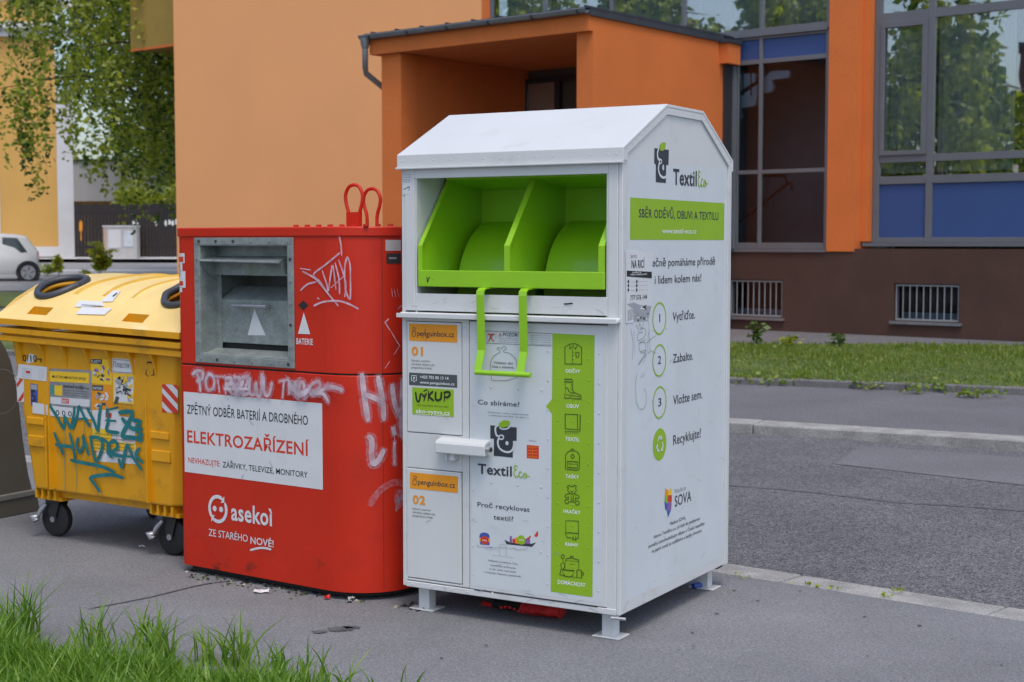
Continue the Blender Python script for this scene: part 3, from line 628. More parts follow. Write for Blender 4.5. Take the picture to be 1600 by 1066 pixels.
# lock cover
lx0, lx1 = W.px(680, 700, 1, -.05)[0], W.px(757, 700, 1, -.05)[0]; lz1, lz0 = fz(680, 688, -.05), fz(680, 706, -.05)
m = MB(); m.prism([(-.001, lz1+.012), (-.045, lz1), (-.052, lz1-.012), (-.052, lz0), (-.048, lz0-.006), (-.044, lz0), (-.040, lz1-.014), (-.001, lz1)], 0, lx0, lx1, M['white'])
m.box(lx0+.055, lx1-.004, -.044, -.002, lz0-.004, lz1-.006, M['white']); m.box(lx0+.038, lx0+.085, -.035, -.002, lz0-.035, lz0-.004, M['white']); m.box(lx0+.052, lx0+.062, -.04, -.035, lz0-.035, lz0-.006, M['zinc'])
lk = m.build('lock_cover', wb, bevel=.003); m = MB(); m.tube([(lx1-.004, -.03, (lz0+lz1)/2), (lx1+.018, -.03, (lz0+lz1)/2)], .013, M['zinc'], 6); m.tube([(lx1+.018, -.03, (lz0+lz1)/2), (lx1+.022, -.03, (lz0+lz1)/2)], .008, M['dmetal'], 8); m.build('lock_bolt', lk)
# feet
for x, y in ((-.975, .073), (-.078, .073), (-.078, 1.05), (-.975, 1.05)):
    m = MB(); m.box(x-.027, x+.027, y-.027, y+.027, .006, .112, M['white']); m.box(x-.062, x+.062, y-.05, y+.05, .001, .0065, M['white']); m.build('foot', wb, bevel=.002)
m = MB(); m.box(-.10, -.03, dd_-.03, dd_+.03, .085, .108, M['seam']); m = flush(m, 'underside_bracket', wb); m.tube([(-.04, -.0, .095), (.02, .01, .095)], .007, M['zinc'], 6); m.build('pin', wb)

# ---- printing on the front
def FC(x0, y0, k, off=.003): return Face(W, 1, -.0025, -1, (x0, y0, k))
def FD(x0, y0, k): return Face(W, 1, -.0015, -1, (x0, y0, k))
bold = .018
# upper small door
a = FD(620, 480, 4.444); m = MB()
a.rect(m, 86, 114, 420, 247, M['orange_ink']); a.text(m, 'penguinbox.cz', 143, 199, 400, 36, M['ink'], .012)
a.stroke(m, [(110, 150), (118, 142), (130, 146), (128, 160), (112, 164), (108, 196), (118, 204), (130, 196), (130, 172), (118, 168)], .0022, M['ink'])
a.stroke(m, [(160, 180), (185, 215), (200, 150), (207, 240)], .0012, M['ink'], off=.003)
a.text(m, '01', 104, 332, 183, 56, M['orange_ink'], .04)
for i, t in enumerate(('Návod k otevření', 'schránky najdete zde:', 'penguinbox.cz/help')): a.text(m, t, 103, 376+24*i, (232, 265, 243)[i], 13, M['dgrey'])
a.rect(m, 86, 454, 420, 560, M['dgrey']); a.text(m, '+420 702 00 13 14', 162, 494, 360, 20, M['wink'], .02); a.text(m, 'www.penguinbox.cz', 162, 530, 403, 18, M['wink'], .02)
a.stroke(m, [(104, 474), (138, 476), (138, 512), (128, 512), (122, 520), (116, 511), (104, 510)], .0022, M['wink'], closed=True, smooth=False); a.text(m, '?', 113, 504, 129, 20, M['wink'], .01)
a.rect(m, 108, 556, 396, 763, M['pgreen'], .0012)
hw = [[(132, 592), (142, 650), (158, 650), (166, 600)], [(176, 602), (192, 622), (206, 600)], [(206, 600), (190, 650)], [(190, 583), (212, 572)], [(222, 585), (220, 648)], [(252, 586), (226, 618), (258, 648)], [(272, 590), (272, 636), (292, 646), (310, 630), (312, 590)], [(334, 592), (332, 650)], [(330, 592), (362, 588), (372, 606), (356, 624), (336, 624)]]
for i, s in enumerate(hw): a.stroke(m, s, .0085, M['black'], off=.0018+.0002*i)
a.text(m, 'vaše nepotřebné věci za kredity', 140, 684, 360, 12, M['dgreen']); a.text(m, 'eko-vyzva.cz', 133, 733, 370, 28, M['wink'], .02)
a.stroke(m, [(133, 742), (230, 748)], .003, M['wink']); a.stroke(m, [(255, 749), (370, 755)], .003, M['wink'])
m.build('sticker', dA)
# lower small door
a = FD(620, 700, 3.439); m = MB()
a.rect(m, 71, 130, 329, 243, M['orange_ink']); a.text(m, 'penguinbox.cz', 115, 195, 314, 28, M['ink'], .012)
a.stroke(m, [(90, 158), (96, 150), (107, 154), (104, 164), (91, 168), (88, 190), (96, 199), (106, 192), (106, 174), (96, 171)], .0022, M['ink'])
a.text(m, '02', 87, 297, 154, 43, M['orange_ink'], .04)
for i, t in enumerate(('Návod k otevření', 'schránky najdete zde:', 'penguinbox.cz/help')): a.text(m, t, 86, 330+18.5*i, (183, 209, 195)[i], 10, M['dgrey'])
m.build('sticker', dB)
# main door: foil
a = Face(W, 1, -.0025, -1); m = MB()
m2 = (dm[0]+.012, dm[1]-.02, .15, 1.225); a.rectm(m, *m2, M['foil'], .0004); m.build('foil', dM)
m = MB()   # green strip with its arrow
gp = [(863.4, 521), (929.3, 523.9), (925.9, 933.3), (860.8, 924.5), (862.4, 646.7), (853.2, 635), (862.6, 623.7)]
a.poly(m, gp, M['pgreen'], .0010)
for j in range(3):
    for k in range(12): m.dome((a.ab(872+j*24, 560)[0], -.0038, .2+.085*k), (0, -1, 0), .004, .0015, M['pgreen'])
g1 = a.crop(860, 520, 4.85); g2 = a.crop(860, 720, 4.85); IK = M['dgreen']; sw = .0034
def S(fc, pts, closed=False, smooth=False, w_=sw, mt=None): fc.stroke(m, pts, w_, mt or IK, off=.002, closed=closed, smooth=smooth)
S(g1, [(112, 108), (145, 88), (165, 84), (195, 84), (238, 110), (238, 238), (112, 236)], True)
S(g1, [(145, 90), (150, 122), (172, 98)]); S(g1, [(172, 98), (192, 124), (208, 94)]); S(g1, [(168, 120), (168, 236)])
for y in (148, 172, 200): S(g1, [(170, y), (180, y)])
S(g1, [(194, 148), (218, 150), (217, 180), (208, 186), (198, 184)], True)
S(g1, [(108, 352), (172, 354), (172, 374), (110, 372)], True); S(g1, [(114, 374), (114, 470)]); S(g1, [(168, 376), (168, 432), (180, 452), (232, 474), (238, 502), (166, 500), (152, 488), (142, 496), (110, 494), (110, 470)])
S(g1, [(112, 470), (150, 472), (180, 478), (236, 486)]); S(g1, [(114, 418), (134, 422), (142, 444), (172, 458), (178, 446)], smooth=True)
for y in (396, 412, 430): S(g1, [(158, y), (172, y-2)])
S(g1, [(114, 616), (206, 620), (208, 734), (114, 728)], True); S(g1, [(206, 620), (228, 622), (226, 746), (208, 746)]); S(g1, [(112, 746), (206, 750)]); 
for x in range(114, 214, 14): S(g1, [(x, 748), (x, 766)])
S(g1, [(208, 734), (226, 734)])
S(g1, [(116, 1030), (116, 930), (130, 905), (152, 895), (190, 896), (212, 908), (222, 932), (220, 1034), (208, 1042), (128, 1036)], True); S(g1, [(154, 894), (158, 882), (178, 882), (184, 896)])
S(g1, [(156, 936), (170, 920), (184, 938), (170, 954)], True); S(g1, [(130, 974), (208, 980), (206, 1026), (130, 1020)], True); S(g1, [(130, 992), (208, 998)]); S(g1, [(150, 996), (150, 1008)])
for i, p in enumerate(((130, 300, 230), (115, 0, 0))): pass
g1.text(m, 'ODĚVY', 116, 300, 228, 24, M['wink'], .03); g1.text(m, 'OBUV', 122, 566, 218, 26, M['wink'], .03); g1.text(m, 'TEXTIL', 116, 816, 222, 26, M['wink'], .03)
g2.text(m, 'TAŠKY', 116, 128, 218, 24, M['wink'], .03)
# teddy
B = g2
S(B, [(134, 190), (146, 186), (152, 194), (176, 194), (184, 186), (198, 192), (192, 208), (198, 226), (180, 248), (150, 246), (134, 226), (138, 206), (130, 200)], True, True)
S(B, [(152, 228), (164, 238), (176, 226)]); S(B, [(148, 250), (120, 256), (112, 272), (126, 280), (140, 274), (136, 296), (122, 292), (112, 308), (120, 324), (138, 322), (142, 310), (190, 316), (196, 332), (214, 334), (220, 316), (208, 304), (192, 304), (192, 280), (212, 286), (220, 272), (206, 260), (184, 252)], False, True)
S(B, [(160, 256), (160, 298), (174, 304), (176, 258)]); 
S(B, [(118, 452), (214, 458), (214, 550), (122, 546)], False); S(B, [(118, 452), (118, 560), (130, 582), (172, 586)]); S(B, [(118, 548), (140, 544), (214, 552), (212, 590), (196, 588)]); S(B, [(174, 570), (174, 602), (184, 594), (194, 604), (194, 572)])
B.text(m, 'HRAČKY', 100, 393, 230, 24, M['wink'], .03); B.text(m, 'KNIHY', 114, 642, 214, 24, M['wink'], .03); B.text(m, 'DOMÁCNOST', 56, 930, 266, 28, M['wink'], .03)
S(B, [(116, 752), (120, 742), (160, 736), (216, 752), (218, 762), (216, 834)]); S(B, [(114, 760), (114, 826)]); S(B, [(116, 756), (216, 764)]); S(B, [(150, 736), (154, 724), (174, 724), (178, 740)]); S(B, [(148, 782), (186, 786)])
S(B, [(92, 826), (184, 834), (170, 868), (148, 880), (116, 876), (100, 858)], True); S(B, [(202, 826), (236, 830), (238, 888), (204, 884)], True); S(B, [(238, 842), (252, 846), (250, 866), (240, 866)])
S(B, [(96, 710), (108, 724), (96, 744), (84, 728)], True, True); S(B, [(96, 744), (100, 772)]); S(B, [(100, 772), (112, 790), (104, 812), (92, 824)], False, True); S(B, [(94, 772), (78, 788), (86, 812), (72, 862), (110, 874), (202, 884)])
m.build('green_strip', dM)
# texts, logo, pictures on the door
m = MB(); c = a.crop(730, 600, 5.92); IN = M['ink']
c.text(m, 'Co sbíráme?', 101, 187, 486, 42, IN, .012)
c.text(m, 'Použitý textil – oděvy a textilní materiály', 193, 266, 569, 11, M['dgrey']); c.text(m, 's označenými kódy 20 01 10 a 20 01 11', 196, 294, 568, 11, M['dgrey']); m = flush(m, 'lettering', dM)
c.poly(m, [(215, 382), (460, 403), (458, 528), (425, 525), (423, 682), (248, 665), (248, 508), (215, 505)], IN)
c.stroke(m, [(300, 378), (270, 392), (262, 425), (272, 470), (290, 484)], .0085, M['foil'], off=.0018); c.stroke(m, [(300, 402), (330, 418), (375, 412), (400, 392)], .006, M['foil'], off=.0021)
c.stroke(m, [(318, 474), (336, 482), (336, 504), (318, 512), (300, 504), (300, 482)], .006, M['foil'], off=.0024, closed=True)
c.stroke(m, [(296, 500), (286, 540), (300, 590), (340, 622), (390, 630), (424, 606), (436, 562)], .0085, M['foil'], off=.0028)
c.disc(m, 370, 548, 15, M['foil'], off=.0018, rz=.0085)
c.poly(m, [(293, 390), (300, 362), (325, 342), (355, 335), (385, 340), (400, 350), (392, 378), (370, 396), (340, 403), (312, 402)], M['pgreen'], .0034)
c.text(m, 'Textil', 101, 826, 415, 88, IN, .03)
def eco(f, x, y, kx, ky, w_):
    L_ = [[(30, 12), (14, 0), (2, 10), (4, 30), (20, 40), (4, 48), (-2, 80), (10, 110), (28, 108), (44, 84)], [(70, 62), (56, 56), (44, 76), (48, 104), (64, 108), (82, 92)], [(104, 66), (90, 70), (86, 96), (98, 110), (114, 98), (114, 76), (104, 66), (112, 86), (140, 90)]]
    for i, s in enumerate(L_): f.stroke(m, [(x+p*kx, y+q*ky+p*kx*f.sk) for p, q in s], w_, M['pgreen'], off=.0016+.0005*i)
c.sk = .12; eco(c, 437, 752, 1, .95, .0045); m = flush(m, 'logo', dM)
c.rect(m, 552, 564, 664, 696, M['redink'])
for i in range(4): c.rect(m, 562, 580+30*i, 600, 588+30*i, M['orange_ink'], .0018); c.rect(m, 615, 582+30*i, 655, 590+30*i, M['orange_ink'], .0018)
c.rect(m, 606, 566, 609, 696, M['orange_ink'], .0018); c.text(m, 'Pomoc', 576, 529, 640, 12, M['dgrey']); m = flush(m, 'red_square_sticker', dM)
c = a.crop(730, 770, 7.107)
c.text(m, 'Proč recyklovat', 116, 152, 696, 50, IN, .010); c.text(m, 'textil?', 295, 294, 513, 52, IN, .010)
for i, (t, x0, y, x1) in enumerate((('Světová produkce CO₂', 233, 758, 563), ('textilního průmyslu', 258, 810, 540), ('je 2x větší než lodní', 250, 852, 545), ('a letecké dopravy společně.', 192, 886, 602))): c.text(m, t, x0, y, x1, 18, M['ink'])
gl = M['gink']; m = flush(m, 'lettering', dM)
c.stroke(m, [(200, 610), (440, 612), (660, 634)], .0015, gl); c.stroke(m, [(215, 630), (360, 632)], .0012, gl); c.stroke(m, [(282, 692), (522, 722)], .002, gl)
c.stroke(m, [(362, 700), (364, 600), (385, 572), (410, 572), (432, 600), (436, 712)], .0015, gl); c.stroke(m, [(120, 575), (124, 598), (266, 606), (270, 582)], .0015, M['purple'])
c.stroke(m, [(510, 606), (560, 630), (660, 622), (676, 606)], .0012, gl)
c.poly(m, [(136, 480), (150, 450), (190, 440), (235, 452), (250, 480), (248, 505), (138, 500)], M['blueink']); c.poly(m, [(138, 500), (252, 505), (252, 545), (140, 540)], M['orange_ink'], .0013); c.poly(m, [(142, 542), (252, 548), (248, 582), (146, 574)], M['blueink'], .0013)
c.disc(m, 196, 528, 42, M['redink'], .0018); c.text(m, '10%', 172, 534, 222, 16, M['wink'], .02, .0024)
c.poly(m, [(414, 524), (470, 548), (560, 566), (720, 566), (768, 550), (722, 600), (440, 572)], M['ink'])
c.poly(m, [(474, 480), (498, 484), (500, 550), (474, 545)], M['purple']); c.poly(m, [(505, 510), (535, 515), (535, 562), (505, 556)], M['redink']); c.poly(m, [(536, 495), (566, 498), (566, 566), (536, 562)], M['orange_ink']); c.poly(m, [(640, 510), (700, 512), (700, 570), (640, 568)], M['purple']); c.poly(m, [(566, 520), (640, 520), (640, 568), (566, 566)], M['yink'])
c.disc(m, 604, 524, 46, M['pgreen'], .0020); c.text(m, '20%', 578, 530, 632, 16, M['wink'], .02, .0026)
c.poly(m, [(744, 480), (786, 418), (790, 470), (772, 492)], M['redink'], .0014); c.poly(m, [(660, 510), (705, 476), (712, 488), (680, 520)], M['redink'], .0022)
m = flush(m, 'scales_picture', dM)
c = a.crop(740, 440, 6.27)   # warning strip and bag drawing
c.stroke(m, [(28, 480), (772, 510), (770, 632), (28, 598)], .0012, M['dgrey'], closed=True, smooth=False)
for x in (134, 222): c.stroke(m, [(x, 482+(x-28)*.04), (x, 600+(x-28)*.045)], .0012, M['dgrey'])
c.stroke(m, [(150, 508), (168, 540), (150, 582)], .004, M['redink']); c.stroke(m, [(200, 512), (172, 542), (205, 588)], .004, M['redink'], off=.0026); c.stroke(m, [(150, 520), (204, 518)], .006, M['redink'], off=.0032); c.stroke(m, [(148, 588), (206, 506)], .0015, M['dgrey'], off=.0038)
c.stroke(m, [(248, 532), (262, 506), (276, 534)], .002, M['redink'], closed=True, smooth=False); c.text(m, 'POZOR!', 291, 535, 441, 32, M['ink'], .02)
for i in range(3): c.text(m, 'Nevhazujte odpad a nebezpečné látky do kontejneru', 246, 556+19*i, 438, 8, M['dgrey'])
for k in range(5): c.text(m, 'Nesbírané věci: koberce', 562, 530+21*k, 640, 9, M['dgrey']); c.text(m, 'matrace, molitan, výplně', 648, 534+21*k, 758, 9, M['dgrey'])
m = flush(m, 'warning_strip', dM); c.stroke(m, [(262, 695), (258, 674), (236, 668), (236, 650), (258, 648), (276, 660), (290, 640), (316, 642), (322, 660), (300, 672), (300, 690), (350, 702), (400, 740), (424, 800), (432, 940)], .0018, M['dgrey'])
c.stroke(m, [(262, 695), (210, 722), (176, 770), (166, 840), (180, 965)], .0018, M['dgrey']); c.stroke(m, [(180, 965), (250, 972), (330, 968), (432, 936)], .0018, M['dgrey'])
c.text(m, 'Vkládejte věci', 198, 804, 386, 22, M['dgrey'], .01); c.text(m, 'čisté a zabalené.', 180, 842, 398, 22, M['dgrey'], .01)
m.build('bag_picture', dM)
# marks on the frame
f0 = Face(W, 1, 0, -1); c = f0.crop(620, 150, 3.044); m = MB(); c.rect(m, 28, 368, 70, 468, M['label'], .0006)
for y in (378, 390, 402, 412): c.text(m, 'Pravidla sběru', 30, y, 68, 5, M['dgrey'], off=.001)
c.stroke(m, [(32, 445), (45, 440), (60, 432), (58, 450)], .003, M['dgrey'], off=.001); m.build('small_sticker', wb)
m = MB(); c.stroke(m, [(796, 990), (815, 989), (836, 987)], .006, M['black'], off=.001); m.build('pen_mark', wb)
m = MB(); tf = Face(W, 1, -.008, -1, (620, 150, 3.044)); tf.stroke(m, [(143, 860), (147, 885), (152, 868), (158, 862)], .004, M['black'], off=.001); tf.stroke(m, [(168, 872), (171, 873)], .003, M['black'], off=.001); m.build('pen_scribble', hatch)

# ---- printing on the side
s = Face(W, 0, 0, 1); m = MB(); s.rectm(m, .045, 1.085, .155, 1.93, M['foil'], .0004); m.build('side_foil', wb)
c = s.crop(940, 150, 2.88); m = MB()
c.rect(m, 128, 457, 550, 649, M['pgreen'], .001)
c.text(m, 'SBĚR ODĚVŮ, OBUVI A TEXTILU', 166, 546, 524, 37, M['ink'], .018); c.text(m, 'www.textil-eco.cz', 271, 618, 425, 23, M['wink'], .01); m = flush(m, 'green_banner', wb)
c.text(m, 'ečně pomáháme přírodě', 227, 768, 509, 35, M['ink'], .006); m = flush(m, 'lettering', wb); c.text(m, 'i lidem kolem nás!', 238, 846, 447, 36, M['ink'], .006); m = flush(m, 'lettering', wb)
c.poly(m, [(237, 235), (302, 243), (300, 312), (290, 310), (288, 392), (243, 388), (243, 308), (236, 305)], M['ink'])
c.poly(m, [(258, 238), (262, 218), (276, 208), (287, 212), (285, 232), (276, 246), (264, 248)], M['pgreen'], .003)
c.stroke(m, [(256, 236), (250, 258), (252, 280), (260, 288)], .011, M['foil'], off=.0015); c.stroke(m, [(263, 286), (269, 294), (264, 304), (257, 297)], .006, M['foil'], off=.002, closed=True)
c.stroke(m, [(258, 300), (253, 330), (262, 358), (278, 368), (290, 360)], .011, M['foil'], off=.0025); c.disc(m, 276, 322, 4, M['foil'], .0016, rz=.012)
c.text(m, 'Textil', 321, 397, 427, 68, M['ink'], .028); c.sk = .05; eco(c, 434, 338, .29, .62, .006); m = flush(m, 'logo', wb)
d = s.crop(940, 480, 2.4227)
d.text(m, 'Vytřiďte.', 268, 52, 352, 32, M['ink'], .006); m = flush(m, 'lettering', wb); d.text(m, 'Zabalte.', 269, 211, 345, 32, M['ink'], .006); m = flush(m, 'lettering', wb); d.text(m, 'Vložte sem.', 270, 370, 380, 34, M['ink'], .006); m = flush(m, 'lettering', wb); d.text(m, 'Recyklujte!', 270, 522, 374, 36, M['ink'], .006); m = flush(m, 'lettering', wb)
for (cx, cy, n, nx, ny) in ((218, 43, '1', 219, 56), (218, 202, '2', 218, 216), (219, 361, '3', 219, 376)):
    aa, zz = d.ab(cx, cy); r = .065
    ribbon(m, [Vector((aa+r*math.cos(t), zz+r*math.sin(t)*1.0)) for t in [2*math.pi*i/36 for i in range(36)]], .007, lambda p, q, o: s.pt(p, q, o), M['pgreen'], .0012, closed=True, smooth=False)
    d.text(m, n, nx-(1.6 if n == '1' else 6), ny, nx+(1.6 if n == '1' else 6), 30, M['ink'], .006); m = flush(m, 'step_circle', wb)
aa, zz = d.ab(219, 520); m.add([s.pt(aa+.068*math.cos(t), zz+.068*math.sin(t), .0012) for t in [2*math.pi*i/36 for i in range(36)]], [tuple(range(36))], M['pgreen'])
for k in range(3):
    a0 = math.pi/2+k*2*math.pi/3; pt = lambda a, r: Vector((aa+r*math.cos(a), zz+r*math.sin(a)))
    ribbon(m, [pt(a0+.75, .026), pt(a0+.25, .032), pt(a0-.25, .032)], .011, lambda p, q, o: s.pt(p, q, o), M['foil'], .0018+.0003*k, smooth=False)
    p = [pt(a0-.2, .046), pt(a0-.2, .018), pt(a0-.8, .030)]; m.add([s.pt(q.x, q.y, .0028) for q in p], [(0, 1, 2)], M['foil'])
m = flush(m, 'recycling_emblem', wb)
d.text(m, 'Nadace', 276, 706, 318, 18, M['gink']); d.text(m, 'SOVA', 276, 756, 338, 40, M['ink'], .006)
cl = [([(240, 685), (252, 695), (250, 712), (238, 715)], 'orange_ink'), ([(252, 695), (264, 682), (265, 712), (250, 712)], 'yink'), ([(238, 715), (250, 712), (248, 745), (237, 735)], 'pgreen'), ([(250, 712), (265, 712), (264, 740), (248, 735)], 'redink'), ([(237, 735), (248, 745), (247, 772), (239, 762)], 'blueink'), ([(248, 737), (264, 742), (262, 765), (247, 772)], 'purple'), ([(247, 773), (262, 766), (250, 795)], 'blueink')]
for i, (p, k) in enumerate(cl): d.poly(m, p, M[k], .0010+.0002*i)
m = flush(m, 'owl_logo', wb); d.text(m, 'Nadace SOVA,', 258, 826, 317, 13, M['ink']); d.text(m, 'kterou TextilEco a.s. již řadu let podporuje,', 197, 876, 371, 13, M['ink']); d.text(m, 'pomáhá znevýhodněným dětem z České republiky', 177, 912, 388, 13, M['ink']); d.text(m, 'na jejich cestě za vzděláním a lepším životem.', 189, 931, 378, 13, M['ink'])
m.build('lettering', wb)
# torn paper notice and pen scrawl
c = s.crop(960, 380, 4.1); m = MB()
c.poly(m, [(66, 42), (160, 44), (176, 60), (250, 62), (236, 200), (238, 420), (212, 496), (120, 500), (118, 512), (68, 512), (72, 300)], M['label'], .002)
c.poly(m, [(76, 176), (236, 184), (236, 226), (76, 214)], M['black'], .0026); c.text(m, 'ZVÍŘATA', 110, 194, 168, 9, M['wink'], .02, .003); c.text(m, 'VÝKUP A PRODEJ VOZŮ', 96, 208, 205, 9, M['wink'], .02, .003)
c.text(m, 'DEN PRO', 98, 96, 140, 20, M['gink'], .01, .003); c.text(m, 'NA RICÍ', 106, 160, 188, 50, M['black'], .01, .003)
for y in (246, 272, 300):
    c.disc(m, 86, y, 5, M['black'], .0026); c.disc(m, 140, y, 5, M['black'], .0026); c.stroke(m, [(96, y+2), (130, y+3)], .002, M['gink'], off=.0026); c.stroke(m, [(150, y+1), (210, y-2)], .002, M['gink'], off=.0026)
c.text(m, '777 576 144', 98, 366, 205, 30, M['black'], .01, .003)
c.poly(m, [(76, 392), (120, 380), (160, 396), (234, 404), (212, 494), (120, 496), (116, 420)], M['gink'], .0026)
random.seed(5)
for i in range(16):
    x, y = random.uniform(124, 212), random.uniform(402, 488); q = [(x+random.uniform(-16, 16), y+random.uniform(-14, 14)) for k in range(3)]; c.poly(m, q, M['black' if i % 3 else 'wink'], .0028+.0001*i)
for i in range(9): c.stroke(m, [(80, 430+8*i), (114, 424+8*i)], .002, M['dgrey'], off=.003)
m.build('paper_notice', wb)
m = MB()
for i, q in enumerate(([(104, 556), (118, 640), (112, 750)], [(124, 560), (128, 720)], [(136, 520), (150, 550), (160, 515), (172, 545), (184, 512)], [(150, 560), (190, 545), (196, 590), (150, 625), (150, 580), (180, 570)], [(200, 620), (160, 640), (160, 690), (190, 700), (196, 640), (150, 640)], [(216, 500), (222, 600), (224, 700)], [(200, 640), (230, 615), (262, 590)], [(160, 700), (200, 690), (150, 780), (200, 710), (180, 770)], [(214, 560), (210, 700), (230, 690), (262, 706)], [(190, 825), (160, 860)], [(192, 845), (170, 860)], [(140, 830), (130, 900), (140, 1030), (170, 1066), (198, 1030), (200, 970), (184, 930)])):
    c.stroke(m, q, .0016, M['dgrey'], off=.0010+.0003*i)
m.build('pen_scrawl', wb)

m = MB(); rg = random.Random(33)
for i in range(26):
    a, z = rg.uniform(-.05, -1.02), rg.choice((rg.uniform(.112, .16), rg.uniform(.14, .5), rg.uniform(1.31, 1.37))); L1 = rg.uniform(.01, .05); an = rg.uniform(-.5, .5)
    f0.stroke(m, [(a, z), (a+L1*.5, z+L1*an*.5+.001), (a+L1, z+L1*an)], rg.uniform(.001, .0025), M['gink'], off=.0045, metres=True)
for i in range(22):
    a, z = rg.uniform(.01, 1.08), rg.choice((rg.uniform(.112, .2), rg.uniform(.15, 1.2))); L1 = rg.uniform(.01, .05); an = rg.uniform(-.8, .8)
    s.stroke(m, [(a, z), (a+L1*.5, z+L1*an*.5+.001), (a+L1, z+L1*an)], rg.uniform(.001, .002), M['gink'], off=.003, metres=True)
m.build('scuff_marks', wb)['kind'] = 'stuff'
# ---- litter under the bin
m = MB(); mm = W.px(845, 965, 2, .03)
rg = random.Random(2)
def cloth(x0, x1, y, rz, mt, n=9, hh=.03):
    pts = []; mbv = []; k = 10
    for i in range(n):
        t = i/(n-1); x = x0+(x1-x0)*t; w_ = rz*(.65+.35*math.sin(math.pi*min(1, t+.15)))
        for j in range(k):
            a = 2*math.pi*j/k; q = 1+rg.uniform(-.22, .22); mbv.append((x+rg.uniform(-.004, .004), y+w_*1.3*math.cos(a)*q, max(.003, hh+hh*math.sin(a)*q)))
    f = [(i*k+j, i*k+(j+1) % k, (i+1)*k+(j+1) % k, (i+1)*k+j) for i in range(n-1) for j in range(k)]+[tuple(range(k))[::-1], tuple((n-1)*k+j for j in range(k))]
    m.add(mbv, f, mt)
gl_ = ground(885, 968); gL = W.loc(gl_)
glv = thing('garment', (gl_.x, gl_.y, 0), W.rz, 'crumpled red and black garment lying under the white bin', 'garment')
cloth(-.20, -.02, .0, .05, M['cloth_red']); m.build('red_cloth', glv, smooth=60)
m = MB(); cloth(-.36, -.19, .02, .035, M['cloth_black'], hh=.022); m.build('black_sleeve', glv, smooth=60)
m = MB()
for k in range(9): a0 = -.30+.022*k; m.box(a0, a0+.012, -.052, -.046, .020+.006*math.sin(k), .030+.006*math.sin(k), M['cloth_red'])
cloth(-.43, -.36, .02, .012, M['cloth_red'], 5, .01); m.build('red_piping', glv)
p = ground(1083, 921); m = MB(); m.tube([(0, 0, .015), (.03, .02, .015), (.055, .032, .014)], [.013, .015, .012], M['blueink'], 9); o = m.build('crushed_can', smooth=40, label='small blue crushed can beside the rear foot of the white bin', category='can'); o.location = (p.x, p.y, 0)

# ================================================================== RED BATTERY / ELECTRONICS CONTAINER
K = Frame((-1.606, 7.09, 0), 54.6)
rb = thing('collection_container', K.O, K.rz, 'red steel small electronics and battery container with galvanised hatch and graffiti', 'recycling container')
KX0, KX1, KD, KR, KL = -.022, 1.225, .86, .27, .045
def perimeter(ins=0, nr=14):
    """outline (x,y) starting on the front left, anticlockwise seen from above; the front right corner is broad"""
    P = []
    def arc(cx, cy, r, a0, a1, n):
        for i in range(n+1): a = a0+(a1-a0)*i/n; P.append((cx+r*math.cos(a), cy+r*math.sin(a)))
    pi = math.pi; x0, x1, y0, y1 = KX0+ins, KX1-ins, ins, KD-ins; r1, r2 = KL, KR
    arc(x0+r1, y0+r1, r1, pi, 1.5*pi, 5); arc(x1-r2, y0+r2, r2, 1.5*pi, 2*pi, nr); arc(x1-r2, y1-r2, r2, 0, .5*pi, nr); arc(x0+r1, y1-r1, r1, .5*pi, pi, 5)
    return P
def kz(px, py, y=0): return K.px(px, py, 1, y)[2]
def kx(px, py, y=0): return K.px(px, py, 1, y)[0]
zs1 = min(kz(283, 565), kz(480, 580.5)); zs0 = zs1-.009; ztop = 1.672; zcap = ztop-.045
m = MB(); m.prism(perimeter(), 2, .035, zs0, M['red'])
m.build('lower_body', rb, smooth=30, bevel=.004)
m = MB(); m.prism(perimeter(.006), 2, zs0, zs1, M['seam']); m = flush(m, 'joint', rb); m.prism(perimeter(.03), 2, .012, .035, M['seam']); m.build('base', rb)  # dark slab below the body is put in as the shadow gap
# upper body with the hatch opening left in its front
c8 = Face(K, 1, 0, -1, (260, 340, 4.2105))
oa0, oz1 = c8.ab(222, 180); oa1, _ = c8.ab(802, 185); _, oz0 = c8.ab(232, 900); _, oz0b = c8.ab(815, 945); oz0 = (oz0+oz0b)/2
P_ = perimeter(); n = len(P_); m = MB(); vs = [(x, y, zs1) for x, y in P_]+[(x, y, zcap) for x, y in P_]; fs = []
for i in range(n):
    if i == 5: continue            # the flat front
    j = (i+1) % n; fs.append((i, j, n+j, n+i))
fs += [tuple(range(n, 2*n)), tuple(range(n))[::-1]]; m.add(vs, fs, M['red'])
xa, xb = P_[5][0], P_[6][0]
for (a, b, c_, d) in ((xa, oa0, zs1, zcap), (oa1, xb, zs1, zcap), (oa0, oa1, zs1, oz0), (oa0, oa1, oz1, zcap)): m.add([(a, 0, c_), (b, 0, c_), (b, 0, d), (a, 0, d)], [(0, 1, 2, 3)], M['red'])
m.build('upper_body', rb, smooth=30)
m = MB(); m.prism(perimeter(-.006), 2, zcap, ztop, M['red']); cap = m.build('lid', rb, smooth=30, bevel=.006)
